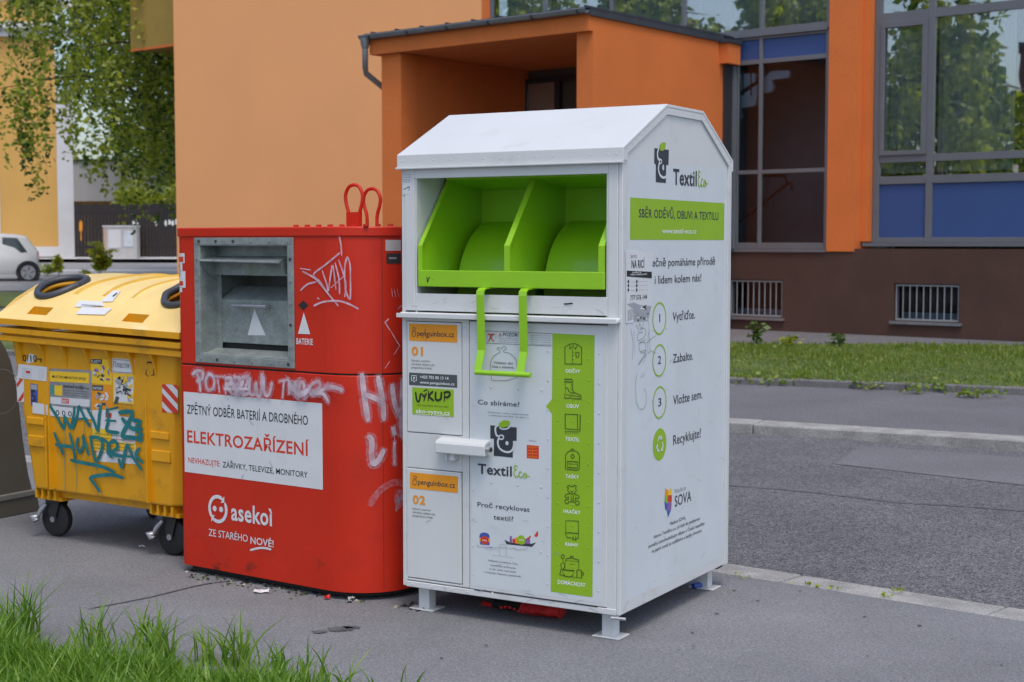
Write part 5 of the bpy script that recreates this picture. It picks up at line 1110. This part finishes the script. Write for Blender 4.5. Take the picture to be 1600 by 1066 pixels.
for i in range(6): y8.text(m, 'směsný komunální odpad do kontejneru nepatří', 75, 588+24*i, 340, 9, M['redink' if i % 2 else 'dgrey'], .01, .0026)
m = flush(m, 'sticker', yb)
for q in ([(428, 125), (430, 110), (462, 112), (466, 132)], [(424, 160), (418, 190), (436, 204)], [(468, 155), (474, 194), (455, 198)]): y8.stroke(m, q, .007, M['black'], off=.002, smooth=False)
m = flush(m, 'sticker', yb)
y8.poly(m, [(527, 256), (632, 262), (632, 448), (528, 444)], LBL, .0016)
for q in ([(527, 256), (548, 256), (632, 352), (632, 392), (527, 275)], [(527, 315), (632, 432), (632, 448), (600, 448), (527, 368)], [(527, 410), (565, 446), (528, 444)], [(596, 260), (632, 262), (632, 298)]): y8.poly(m, q, M['redink'], .0024)
m.build('hazard_strip', yb)
m = SMB(); TT = M['tag_teal']
tg = [[(320, 50), (370, 130), (412, 200), (420, 130), (455, 195), (478, 110), (480, 70)], [(470, 205), (500, 120), (512, 65), (555, 150), (580, 185)], [(488, 140), (560, 140)], [(565, 75), (605, 150), (632, 215), (640, 130), (650, 60)], [(690, 80), (700, 150), (690, 215), (765, 230)], [(690, 85), (760, 68)], [(685, 150), (745, 155)], [(770, 100), (855, 100), (820, 180), (790, 250), (860, 262), (915, 278)], [(790, 140), (850, 200), (915, 205)], [(860, 150), (905, 160), (880, 205), (915, 245), (890, 260)],
      [(355, 232), (385, 300), (412, 365)], [(365, 305), (400, 312), (470, 320)], [(455, 235), (475, 310), (490, 395)], [(510, 265), (500, 310), (520, 355), (545, 300), (540, 250), (560, 310), (575, 370)], [(590, 260), (600, 330), (622, 408), (650, 370), (665, 300), (640, 262), (585, 258)], [(660, 265), (700, 300), (720, 385), (700, 320), (740, 280), (765, 320), (730, 350), (700, 360), (790, 380)], [(770, 400), (790, 450), (800, 400), (825, 310), (860, 380), (915, 465)], [(790, 375), (860, 385)], [(905, 330), (880, 370), (925, 420)],
      [(465, 405), (560, 425), (660, 445), (745, 482)], [(800, 518), (720, 498), (595, 515), (620, 560), (650, 605)]]
for i, q in enumerate(tg): y4.stroke(m, q, .020 if i not in (7, 8, 9) else .024, TT, off=.0045+.0004*i, taper=False)
for (x, y0, y1) in ((412, 370, 455), (418, 200, 612), (490, 395, 620), (540, 140, 230), (590, 150, 240), (622, 408, 470), (512, 350, 372), (655, 600, 640), (920, 465, 525), (640, 215, 250)): y4.stroke(m, [(x, y0), (x+3, (y0+y1)/2), (x+1, y1)], .0025, M['teal'], off=.004)
g_ = m.build('graffiti', yb); g_['label'] = 'teal sprayed letters on the front'
m = MB()   # hazard strip hook, corner feet
for x0 in (.16, 1.04):
    for k in range(4): m.box(x0+.05*k, x0+.05*k+.016, .06, .25, .225, .274, M['yellow'])
    m.box(x0-.01, x0+.19, .08, .25, .215, .235, M['yellow'])
m.box(.30, 1.08, .10, .8, .235, .276, M['yellow']); m.build('foot_bracket', yb)
def caster(x, y, yaw):
    e = bpy.data.objects.new('caster', None)
    cs, sn = math.cos(yaw), math.sin(yaw); T = lambda p: (x+p[0]*cs-p[1]*sn, y+p[0]*sn+p[1]*cs, p[2])
    m = MB(); 
    wd = .024; n = 24; rr_ = [(.0, -wd), (.080, -wd), (.094, -wd*.7), (.098, 0), (.094, wd*.7), (.080, wd), (.0, wd)]
    vs = []; fs = []
    for i in range(n):
        a = 2*math.pi*i/n
        for (r_, yy) in rr_: vs.append(T((r_*math.cos(a), yy, .099+r_*math.sin(a))))
    k = len(rr_)
    for i in range(n):
        for j in range(k-1): fs.append((i*k+j, ((i+1) % n)*k+j, ((i+1) % n)*k+j+1, i*k+j+1))
    m.add(vs, fs, M['rubber']); wo = m.build('wheel', yb, smooth=35)
    m = MB(); 
    for yy in (-.034, .034): m.add([T(p) for p in ((-.015, yy-.003, .09), (.015, yy-.003, .09), (.05, yy-.003, .205), (-.05, yy-.003, .205), (-.015, yy+.003, .09), (.015, yy+.003, .09), (.05, yy+.003, .205), (-.05, yy+.003, .205))], [(0, 1, 2, 3), (7, 6, 5, 4), (0, 4, 5, 1), (1, 5, 6, 2), (3, 2, 6, 7), (0, 3, 7, 4)], M['dmetal'])
    m.tube([T((0, 0, .20)), T((0, 0, .222))], .055, M['dmetal'], 14); m.tube([T((0, -.04, .099)), T((0, .04, .099))], .016, M['zinc'], 10)
    m.build('fork', wo, smooth=40)
    m = MB(); m.tube([T((-.03, -.05, .185)), T((-.06, -.06, .15)), T((-.085, -.065, .11))], [.010, .014, .010], M['zinc'], 8); m.tube([T((-.085, -.066, .09)), T((-.10, -.066, .112)), T((-.075, -.066, .12))], [.02, .026, .012], M['zinc'], 10); m.build('brake_pedal', wo, smooth=60)
for x, y, a in ((.215, .16, .12), (1.11, .16, .05), (.25, .82, -.5), (1.1, .82, .8)): caster(x, y, a)
m = SMB()
for x in (-.03, XR+.0): m.tube([(x, .3, 1.10), (x+.03, .3, 1.10)], .02, M['dmetal'], 10)
m.build('trunnion', yb)

# ================================================================== TAUPE CONTAINER at the edge
T = Frame((-2.98, 8.47, 0), 60)
tb = thing('round_container', T.O, T.rz, 'dark taupe plastic container with rounded back, cut by the left edge beside the yellow container', 'recycling container')
pts = [T.px(x, y, 0, 0) for x, y in ((0, 531), (9, 545), (17, 565), (24, 595), (30, 635), (36, 690), (44, 740), (50, 768))]
poly = [(-.9, 1.02), (-.75, 1.16), (-.5, 1.20), (-.25, 1.17)]+[(p[1], p[2]) for p in pts]+[(pts[-1][1], .13), (-.9, .13)]
m = MB(); m.prism(poly, 0, -1.2, 0, M['taupe']); m.build('body', tb, smooth=30, bevel=.02)
m = MB(); e = pts[-1][1]; m.prism([(-.93, .10), (-.93, .135), (e+.015, .135), (e+.03, .10)], 0, -1.22, .02, M['taupe2']); m.prism([(-.92, .0), (-.92, .10), (e+.03, .10), (e+.05, .0)], 0, -1.21, .012, M['taupe']); m.build('base', tb, bevel=.006)
m = MB(); cc = T.px(2, 612, 0, 0); ribbon(m, [Vector((cc[1]+.13*math.cos(t), cc[2]+.13*math.sin(t))) for t in [i*math.pi/14 for i in range(28)]], .006, lambda a, b, o: (o, a, b), M['taupe2'], .001, closed=True, smooth=False); m.build('moulded_ring', tb)

# ================================================================== VEGETATION
import array
def leaves(m, centre, n, spread, size, mt, rg, droop=.5):
    for _ in range(n):
        c = Vector((rg.gauss(centre[0], spread[0]), rg.gauss(centre[1], spread[1]), rg.gauss(centre[2], spread[2])))
        leaf(m, c, size*rg.uniform(.7, 1.3), mt, rg, droop)
def leaf(m, c, s, mt, rg, droop=.5):
    a = rg.uniform(0, 6.283); d = Vector((math.cos(a), math.sin(a), rg.uniform(-1.2, .3)*droop)).normalized(); b = d.cross(Vector((rg.uniform(-1, 1), rg.uniform(-1, 1), rg.uniform(-1, 1)))).normalized()*.36
    m.add([c, c+(d*.5+b)*s, c+d*s, c+(d*.5-b)*s], [(0, 1, 2, 3)], mt)
def birch(loc, height, crown_r, n_br, strands, leaf_s, label, seed, mats=('leaf', 'leafd'), per=14, base=.25, trunk_r=.16, group=None, hang=1.0, category='tree', lens=(1.0, 3.0)):
    rg = random.Random(seed); t = thing('tree', loc, 0, label, category, group)
    m = MB(); tp = [(0, 0, -.2), (rg.uniform(-.1, .1), rg.uniform(-.1, .1), height*.3), (rg.uniform(-.3, .3), rg.uniform(-.3, .3), height*.65), (rg.uniform(-.4, .4), rg.uniform(-.4, .4), height*.98)]
    m.tube(catmull([Vector(p) for p in tp], False, 5), [trunk_r*(1-.85*i/15) for i in range(16)], M['bark'], 9); m.build('trunk', t, smooth=60)
    mbr, mc = MB(), MB()
    for i in range(n_br):
        h = height*(base+(.97-base)*(i+.5)/n_br); a = i*2.4+rg.uniform(-.4, .4); r_ = crown_r*(math.sin(math.pi*(.18+.80*(h/height-base)/(1-base)))**.7)*rg.uniform(.75, 1.1)
        p0 = Vector((tp[2][0]*h/height, tp[2][1]*h/height, h)); pe = p0+Vector((math.cos(a)*r_, math.sin(a)*r_, r_*.25+rg.uniform(-.3, .4))); pm = (p0+pe)/2+Vector((0, 0, r_*.18))
        q = catmull([p0, pm, pe], False, 5); mbr.tube(q, [max(.012, trunk_r*.42*(1-j/len(q))) for j in range(len(q))], M['bark' if rg.random() < .6 else 'barkd'], 5)
        for s_ in range(strands):
            f = rg.uniform(.25, 1.0); k = q[min(len(q)-1, int(f*len(q)))]+Vector((rg.gauss(0, .42), rg.gauss(0, .42), rg.gauss(0, .15))); ln = rg.uniform(*lens)*hang; dx, dy = rg.uniform(-.15, .15), rg.uniform(-.15, .15)
            mt = M[mats[0] if rg.random() < .68 else mats[1]]
            if s_ % 3 == 0: mbr.tube([k, k+Vector((dx, dy, -ln*.5)), k+Vector((dx*1.3, dy*1.3, -ln))], [.008, .005, .002], M['barkd'], 3, caps=False)
            for l_ in range(int(per*ln)):
                u = rg.random(); c = k+Vector((dx*u*1.3+rg.gauss(0, .07), dy*u*1.3+rg.gauss(0, .07), -ln*u)); leaf(mc, c, leaf_s*rg.uniform(.7, 1.4), mt, rg, 1.0)
    mbr.build('branches', t); mc.build('crown', t); return t
bz = rise(41)
birch((-8.6, 41.5, bz), 12.5, 7.0, 42, 40, .14, 'weeping birch with hanging leafy strands behind the left corner of the building', 11, per=19, base=.25, hang=1.0, lens=(1.0, 3.3))
birch((-9.8, 49, rise(49)), 12.5, 6.0, 26, 26, .20, 'taller leafy tree growing close behind the weeping birch', 12, mats=('leaf', 'leafd'), per=18, base=.30, hang=.75)
birch((-15.2, 74, rise(74)), 13, 7.5, 26, 26, .30, 'dark leafy tree farthest back, behind the black fence', 13, mats=('leafd', 'leaf'), per=12, base=.2, hang=.9, trunk_r=.25)
# trees and a block of flats on the other side of the street, mirrored in the window glass
for i, (x, y, h, r_) in enumerate(((-19.5, 9.2, 10.5, 3.4), (-22.5, 13.0, 11.5, 3.6), (-25.5, 17.2, 12.0, 3.8), (-29, 21.5, 12.5, 4.0))):
    birch((x, y, -.1), h, r_, 20, 13, .30, ('leafy tree opposite the building, mirrored farthest right in the window glass', 'leafy tree opposite the building, mirrored in the narrow opening window', 'tall leafy tree opposite the building, mirrored in the panes above the porch end', 'tall leafy tree opposite the building, mirrored in the panes above the porch gutter')[i], 20+i, per=15, base=.10, hang=.9, trunk_r=.2, group='trees across the street mirrored in the glass', lens=(.8, 2.2))
for i, (x, y) in enumerate(((-30, 3.5), (-33, 9), (-37, 15), (-41, 21))):
    birch((x, y, -.1), 14 if i else 11, 4.6, 20, 14, .45, ('darker tree of the back row opposite, mirrored low beside the brick block', 'darker tree of the back row opposite, mirrored in the wide pane', 'darker tree of the back row opposite, mirrored behind the blue panel bay', 'darker tree of the back row opposite, mirrored above the porch roof')[i], 40+i, mats=('leafd', 'leaf'), per=12, base=.08, hang=.9, trunk_r=.22, group='trees across the street mirrored in the glass', lens=(1, 2.6))
Q = Vector((7.4-.906*190, 22.2-.542*190, -.1))
fb = thing('apartment_block', Q, R(121), 'brown brick apartment block mirrored at the right end of the glass', 'building')
m = MB(); m.box(-30, 0, 0, 12, 0, 30, M['brick']); m.build('brick_wall', fb); m = MB(); m.box(-30.3, .3, -.3, 12.3, 30, 30.6, M['slate']); m.build('roof', fb)
for j in range(9):
    for i in range(7):
        m = MB(); x = -3.0-i*4.1; z = 1.8+j*3.1; m.box(x, x+1.9, -.04, .1, z, z+1.5, M['wink']); m.box(x+.12, x+.88, -.06, -.03, z+.12, z+1.38, M['winlit']); m.box(x+1.02, x+1.78, -.06, -.03, z+.12, z+1.38, M['winlit']); m.build('window', fb)

# ---- grass in front and on the lawn
def blades(name, pts, hmin, hmax, wd, mt, seed, label, lean=.5, seg=4):
    rg = random.Random(seed); V = []; Fc = []
    for (x, y, z, k) in pts:
        h = rg.uniform(hmin, hmax)*k; a = rg.uniform(0, 6.283); dx, dy = math.cos(a), math.sin(a); b = rg.uniform(.1, 1.0)*lean*h; tw = rg.uniform(0, 6.283); wx, wy = math.cos(tw)*wd*rg.uniform(.6, 1.3), math.sin(tw)*wd*rg.uniform(.6, 1.3); n = len(V); curl = rg.uniform(0, 1)**3*.45*h
        for i in range(seg+1):
            t = i/seg; px, py, pz = x+dx*b*t*t, y+dy*b*t*t, z+h*t-curl*t**3; ww_ = (1-t**2.2)+.04
            V.append((px-wx*ww_, py-wy*ww_, pz)); V.append((px+wx*ww_, py+wy*ww_, pz))
        for i in range(seg): Fc.append((n+2*i, n+2*i+1, n+2*i+3, n+2*i+2))
    me = bpy.data.meshes.new(name); me.from_pydata(V, [], Fc); me.materials.append(mt); me.update(); o = bpy.data.objects.new(name, me); COL.objects.link(o)
    return tag(o, label, 'grass', None, 'stuff')
rg = random.Random(21); pts = []
g0 = ground(-60, 1012); g1 = ground(600, 1112); gd = (g1-g0); gl2 = gd.length; gd.normalize(); gn = Vector((gd.y, -gd.x, 0)); gn = gn if gn.y < 0 else -gn
while len(pts) < 17000:
    u = rg.uniform(-.6, gl2+.35); v_ = abs(rg.gauss(0, .38)) if rg.random() < .75 else rg.uniform(0, 1.0); p = g0+gd*u+gn*(v_-.02)
    cl = .5+.5*math.sin(p.x*9+1.3*math.sin(p.y*7))*math.cos(p.y*8.0); k = .55+.55*cl*rg.uniform(.5, 1); k *= min(1, .45+max(0, (gl2+.3-u))/1.0)*(min(1, .55+v_*2.5))
    if u > gl2-.25 and rg.random() < .75: continue
    pts.append((p.x, p.y, -.01, k))
blades('grass', pts, .11, .255, .0042, M['grass'], 5, 'tall bright green grass growing along the pavement edge in the foreground', .75, 6)
pts = []
for (px, py, k, n) in ((40, 1000, 1.25, 55), (250, 1035, .95, 40), (375, 1045, 1.05, 50), (235, 1010, .8, 25), (20, 1010, 1.1, 40), (150, 1020, .95, 40), (320, 1040, .9, 30), (480, 1075, .9, 22), (540, 1090, .8, 12), (640, 1085, .6, 4), (575, 1085, .6, 5), (430, 1060, .8, 25)):
    c = ground(px, py)
    for i in range(n): pts.append((c.x+rg.gauss(0, .035), c.y+rg.gauss(0, .035), 0, k))
blades('grass_tufts', pts, .12, .235, .0052, M['grass'], 6, 'taller grass tufts standing above the foreground verge', .9, 6)
pts = []
for i in range(42000):
    t = rg.uniform(-6.5, 7.5); s_ = rg.random(); a = Vector(on(A3, d3, n3, t, .08, .085)); b = Vector(on(A4, d4, n4, t, 0, .13)); p = a.lerp(b, s_); k = .5+.5*math.sin(p.x*2.1+1.7*math.sin(p.y*1.3)); pts.append((p.x, p.y, p.z, .55+.6*k*rg.random()))
o = blades('lawn_grass', pts, .04, .10, .009, M['grassf'], 7, 'short patchy lawn between the low kerb and the brown wall', .6, 2)
m = MB(); rg2 = random.Random(31)
def weed(c, n, sp, s, mt='grassf'):
    for _ in range(n): leaf(m, Vector((c[0]+rg2.gauss(0, sp), c[1]+rg2.gauss(0, sp), c[2]+abs(rg2.gauss(0, sp*.5)))), s*rg2.uniform(.6, 1.3), M[mt], rg2, -.5)
for (px, py, n, sp) in ((1150, 903, 10, .03), (1258, 915, 9, .02), (1278, 917, 8, .015), (1303, 920, 9, .02), (1387, 933, 10, .015), (1402, 924, 16, .016)): weed(ground(px, py, .003), n, sp, .020, 'leaf')
m.build('kerb_weeds', label='small yellow green weeds in the near kerb joints', category='weeds', kind='stuff')
m = MB()
for (px, py, n, sp) in ((1165, 598, 60, .12), (1262, 598, 130, .16), (1352, 606, 110, .13), (1215, 600, 60, .1), (1427, 612, 60, .08), (1470, 610, 120, .14), (1518, 618, 110, .08), (1555, 618, 40, .1), (1130, 594, 60, .1)): weed(ground(px, py, .05), n//2, sp*.8, .06)
m.build('lawn_weeds', label='leafy weeds hanging over the low lawn kerb', category='weeds', kind='stuff')
def plant(px, py, z, h, n, sp, s, mt, label, name='weed_plant', Ydist=None):
    c = ground(px, py, z) if Ydist is None else Vector((ray(px, py).x/ray(px, py).y*Ydist, Ydist, z)); t = thing(name, c, 0, label, 'plant')
    r = random.Random(px+py); ms, ml = MB(), MB()
    for i in range(4):
        e = Vector((r.gauss(0, sp), r.gauss(0, sp), h*r.uniform(.7, 1))); ms.tube([(0, 0, -.03), tuple(e*.5+Vector((.01, 0, 0))), tuple(e)], [.008, .006, .003], M['leafd'], 4)
        for j in range(n//4):
            u = r.uniform(.25, 1); leaf(ml, e*u+Vector((r.gauss(0, sp*.4), r.gauss(0, sp*.4), 0)), s*r.uniform(.6, 1.2), M[mt], r, .2)
    ms.build('stem', t); ml.build('foliage', t)
plant(1181, 541, .12, .36, 70, .07, .10, 'leafd', 'tall leafy weed at the left end of the lawn by the basement window')
plant(1228, 541, .12, .16, 60, .12, .09, 'leaf', 'low spreading weed at the back of the lawn, second from the left')
plant(1312, 543, .12, .22, 50, .09, .08, 'leafd', 'reddish low weed at the back of the lawn below the orange pilaster')

# ================================================================== DISTANT STREET on the left
zf = .89
def at(px, Yd): return (px-800)/FPX*Yd*1.0/math.cos(PITCH)*math.cos(PITCH)
hs = thing('house', (at(0, 62), 62, zf), R(18), 'ochre house with white corner and white plinth at the left edge', 'house')
x1, x2 = 2.40, 3.05
m = MB(); m.box(-9, x1, 0, 9, .55, 9.6, M['hyellow']); m.box(-9, x1, .01, 9, 9.9, 13, M['hyellow']); m.build('wall', hs)
m = MB(); m.box(x1, x2+.0, -.06, 9, .0, 6.9, M['hwhite']); m.build('corner_pilaster', hs)
m = MB(); m.box(-.45, .08, -.05, .0, .0, 3.6, M['hwhite']); m.build('pilaster', hs)
m = MB(); m.box(-9, x1, -.05, 9, .12, .55, M['hwhite']); m.box(-9, x2, -.04, 9, -.4, .12, M['plinth']); m.build('plinth', hs)
m = MB(); m.box(-9, x2+.3, -.45, 0, 9.6, 9.9, M['hwhite']); m.box(-9, x2+.2, -.25, 0, 9.3, 9.6, M['hwhite']); m.build('cornice', hs)
m = MB(); m.prism([(-9.5, 10.6), (-2.5, 13.4), (4.2, 9.9), (4.2, 10.3), (-2.5, 14), (-9.5, 11.2)], 1, -.5, 0, M['hwhite']); m.build('gable_trim', hs)
m = MB(); m.box(-9, x1, 0, 9, 13, 13.1, M['roof_red']); m.build('roof', hs)
# dark plank fence
fn = thing('plank_fence', (at(118, 61.5), 61.5, zf), R(-2), 'tall black plank fence with white sprayed marks behind the street', 'fence')
fl_ = at(290, 61.5)-at(118, 61.5)
m = MB(); x = 0; r = random.Random(8)
while x < fl_+3: m.box(x, x+.13, -.0+r.uniform(0, .012), .03, .12, 2.32+r.uniform(-.03, .03), M['fence']); x += .145
m.build('planks', fn)
m = MB()
for z in (.5, 1.9): m.box(0, fl_+3, .03, .09, z, z+.08, M['fence'])
m.build('rails', fn)
m = MB(); ffc = lambda px, py: ((px-118)/FPX*61.5, 1.6-zf+(379.8-py)*61.5/FPX)
r = random.Random(12)
for px in (212, 217, 247, 262, 268, 273, 279):
    a, z = ffc(px, 349+r.uniform(-2, 2)); n = 10; m.add([(a+.06*math.cos(k*.628)*r.uniform(.7, 1.2), -.02, z+.13*math.sin(k*.628)*r.uniform(.6, 1.2)) for k in range(n)], [tuple(range(n))], M['wink'])
m.build('paint_marks', fn)
m = MB(); m.box(0, fl_+3, -.05, .12, -.4, .12, M['hwhite']); m.build('footing', fn)
cb = thing('utility_cabinet', (at(163, 60.5), 60.5, zf), 0, 'pale grey masonry utility cabinet with two doors in front of the black fence', 'utility cabinet')
cw = (215-163)/FPX*60.5
m = MB(); m.box(0, cw, 0, .5, -.1, 1.36, M['cab']); m.box(-.03, cw+.03, -.03, .53, 1.36, 1.42, M['hwhite']); m.box(0, .12, -.01, 0, 0, 1.36, mat('cabinet_brick', (.48, .33, .26), .9)); m.build('housing', cb)
m = MB(); m.box(.2, .72, -.02, 0, .5, 1.25, M['hwhite']); m.build('door', cb); m = MB(); m.box(.85, 1.22, -.03, 0, .55, 1.2, M['winlit']); m.build('door', cb)
ot = thing('warning_post', (at(126, 61), 61, zf), 0, 'small orange marker on the black fence beside the white house corner', 'marker'); m = MB(); m.prism([(0, 1.2), (.12, 1.2), (.14, 1.55), (.06, 1.65), (0, 1.5)], 1, -.03, -.01, M['orange_ink']); m.box(.04, .08, -.01, 0, .8, 1.3, M['orange_ink']); m.build('marker_board', ot)
# low building behind, hedge on the fence
pb = thing('low_building', (at(185, 78), 78, zf), 0, 'low pale grey building behind the black fence with one small window', 'building')
m = MB(); m.box(-6, 9, 0, 6, 0, 2.9, M['hyellow']); m.box(-6.1, 9.1, -.2, 6, 2.9, 5.0, M['hwhite']); m.build('wall', pb); m = MB(); m.box(2.35, 3.2, -.05, 0, 1.9, 2.6, M['fence']); m.build('window', pb)
m = MB(); m.box(-6.2, 9.2, -.3, 6, 5.0, 5.1, M['slate']); m.build('roof', pb)
m = MB(); r = random.Random(4); c0 = at(190, 63)
for i in range(5200):
    x = c0+r.uniform(0, 3.4); k = .5+.3*math.sin(x*3); leaf(m, Vector((x, 62.6+r.gauss(0, .35), zf+2.25+abs(r.gauss(0, .33))*(.6+k))), r.uniform(.08, .2), M['leafy' if r.random() < .35 else 'leaf'], r, .3)
m.build('hedge', label='bright green hedge foliage spilling over the top of the black fence', category='hedge', kind='stuff')
plant(155, 437, rise(48)-.05, 1.15, 260, .16, .22, 'leafy', 'tall yellow green bushy plant standing before the utility cabinet', 'roadside_plant', 48)
plant(92, 437, rise(48)-.05, .75, 120, .12, .16, 'leafy', 'slim green roadside plant close behind the white car', 'roadside_plant', 48)
plant(74, 437, rise(48)-.05, .45, 130, .2, .14, 'leaf', 'low spreading roadside plant right behind the white car', 'roadside_plant', 48)
plant(137, 437, rise(48)-.05, .25, 60, .12, .12, 'leafy', 'tiny yellow green tuft left of the tall roadside plant', 'roadside_plant', 48)
# ---- parked car: rear part of a small white hatchback
cx_ = at(62, 45); zc = rise(45)-.1
car = thing('parked_car', (cx_, 45, zc), R(19), 'small white hatchback parked at the left edge, its rear showing', 'car')
m = MB()   # body as cross sections along the length (x: 0 = rear bumper, negative forwards)
secs = [(0.0, .62, .42, .78, .0), (-.05, .72, .30, 1.0, .0), (-.14, .78, .26, 1.12, .55), (-.35, .81, .25, 1.40, .75), (-.7, .82, .25, 1.47, .8), (-1.5, .82, .25, 1.50, .8), (-2.1, .82, .25, 1.48, .8), (-2.7, .81, .25, 1.18, .72), (-3.0, .80, .26, .98, .0), (-3.4, .76, .30, .88, .0), (-3.55, .62, .40, .70, .0)]
ring = []
for (x, hw_, zl, zh, tf_) in secs:
    top_w = hw_*.80 if tf_ else hw_*.9; belt = min(.90, zh-.06) if tf_ else zh-.04
    q = [(-hw_*.9, zl), (-hw_, zl+.12), (-hw_, belt-.1), (-hw_*.97, belt), (-top_w, zh-.06), (-top_w*.8, zh), (0, zh+.02), (top_w*.8, zh), (top_w, zh-.06), (hw_*.97, belt), (hw_, belt-.1), (hw_, zl+.12), (hw_*.9, zl)]
    ring.append([(x, a+.82, z) for a, z in q])
vs = [p for r_ in ring for p in r_]; k = 13; fs = []
for i in range(len(ring)-1):
    for j in range(k): fs.append((i*k+j, (i+1)*k+j, (i+1)*k+(j+1) % k, i*k+(j+1) % k))
fs += [tuple(range(k)), tuple(range((len(ring)-1)*k, len(ring)*k))[::-1]]; m.add(vs, fs, M['car']); m.build('body', car, smooth=35)
m = MB(); m.prism([(-.33, .93), (-.62, 1.36), (-1.05, 1.38), (-1.05, .90), (-.55, .90)], 1, .0, .03, M['carglass'])
m.v = [(x, y+.03+(z-.9)*.24, z) for x, y, z in m.v]; m.build('side_window', car)
m = MB(); m.prism([(-1.12, .90), (-1.12, 1.38), (-1.9, 1.38), (-2.4, .95), (-2.4, .90)], 1, .0, .03, M['carglass']); m.v = [(x, y+.03+(z-.9)*.24, z) for x, y, z in m.v]; m.build('side_window', car)
m = MB(); m.box(.0, .012, .25, 1.4, 1.0, 1.3, M['carglass']); m.v = [(x-.14-(z-1.0)*.55, y, z) for x, y, z in m.v]; m.build('rear_window', car)
m = MB(); m.box(-.06, .0, .16, .30, .70, .96, M['redink']); m.build('tail_light', car)
for x in (-.32, -2.75):
    m = MB(); m.tube([(x, .0, .31), (x, .19, .31)], .31, M['rubber'], 26); wo = m.build('wheel', car, smooth=35)
    m = MB(); m.tube([(x, -.012, .31), (x, .05, .31)], .215, M['rim'], 22)
    for i in range(6): a = i*math.pi/3; m.box(x-.012, x+.012, -.02, -.010, .31, .31, M['rubber'])
    for i in range(5): a = i*2*math.pi/5; m.tube([(x+.07*math.cos(a), -.014, .31+.07*math.sin(a)), (x+.18*math.cos(a+.2), -.014, .31+.18*math.sin(a+.2))], .016, M['dmetal'], 5)
    m.build('hubcap', wo)
    m = MB(); m.torus((x, .0, .31), (1, 0, 0), (0, 0, 1), .335, .022, M['seam'], 30, 6); m.build('wheel_arch', car)

# ================================================================== SMALL LITTER
def scrap(px, py, sx, sy, mt, label, seed, nm='paper_scrap', hh=.012):
    r = random.Random(seed); c = ground(px, py); mm_ = MB(); n = 5; vs = [((i/(n-1)-.5)*sx+r.uniform(-.004, .004), (j/(n-1)-.5)*sy+r.uniform(-.004, .004), .003+r.uniform(0, hh)) for j in range(n) for i in range(n)]
    mm_.add(vs, [(j*n+i, j*n+i+1, (j+1)*n+i+1, (j+1)*n+i) for j in range(n-1) for i in range(n-1)], mt); o = mm_.build(nm, label=label, category='litter'); o.location = (c.x, c.y, 0); o.rotation_euler.z = r.uniform(-.5, .5)
scrap(409, 926, .07, .05, M['label'], 'flat white paper scrap on the asphalt before the red container', 1)
scrap(511, 937, .03, .02, M['cloth_red'], 'tiny red wrapper under the rounded front of the red container', 2, 'wrapper', .02)
scrap(549, 939, .02, .02, M['cab'], 'small pale pebble like scrap under the rounded corner of the red container', 3, 'scrap', .02)
scrap(222, 856, .03, .025, M['label'], 'tiny white scrap on the asphalt behind the front right castor', 4, 'scrap', .015)
m = MB(); r = random.Random(6)
for i in range(300):
    u = r.random(); x = 290+u*340; yb_ = 897+u*50 if u < .75 else 935-(u-.75)*60; c = ground(x+r.gauss(0, 6), yb_+r.gauss(0, 5)); leaf(m, c+Vector((0, 0, .004)), r.uniform(.008, .028), M[('barkd', 'seam', 'leafd', 'bark')[i % 4]], r, .15)
for i in range(60):
    c = ground(645+r.gauss(0, 8), 948+r.gauss(0, 3)); leaf(m, c+Vector((0, 0, .004)), r.uniform(.01, .03), M[('barkd', 'bark')[i % 2]], r, .15)
m.build('leaf_litter', label='dark leaf litter and crumbs along the foot of the red container', category='leaf litter', kind='stuff')
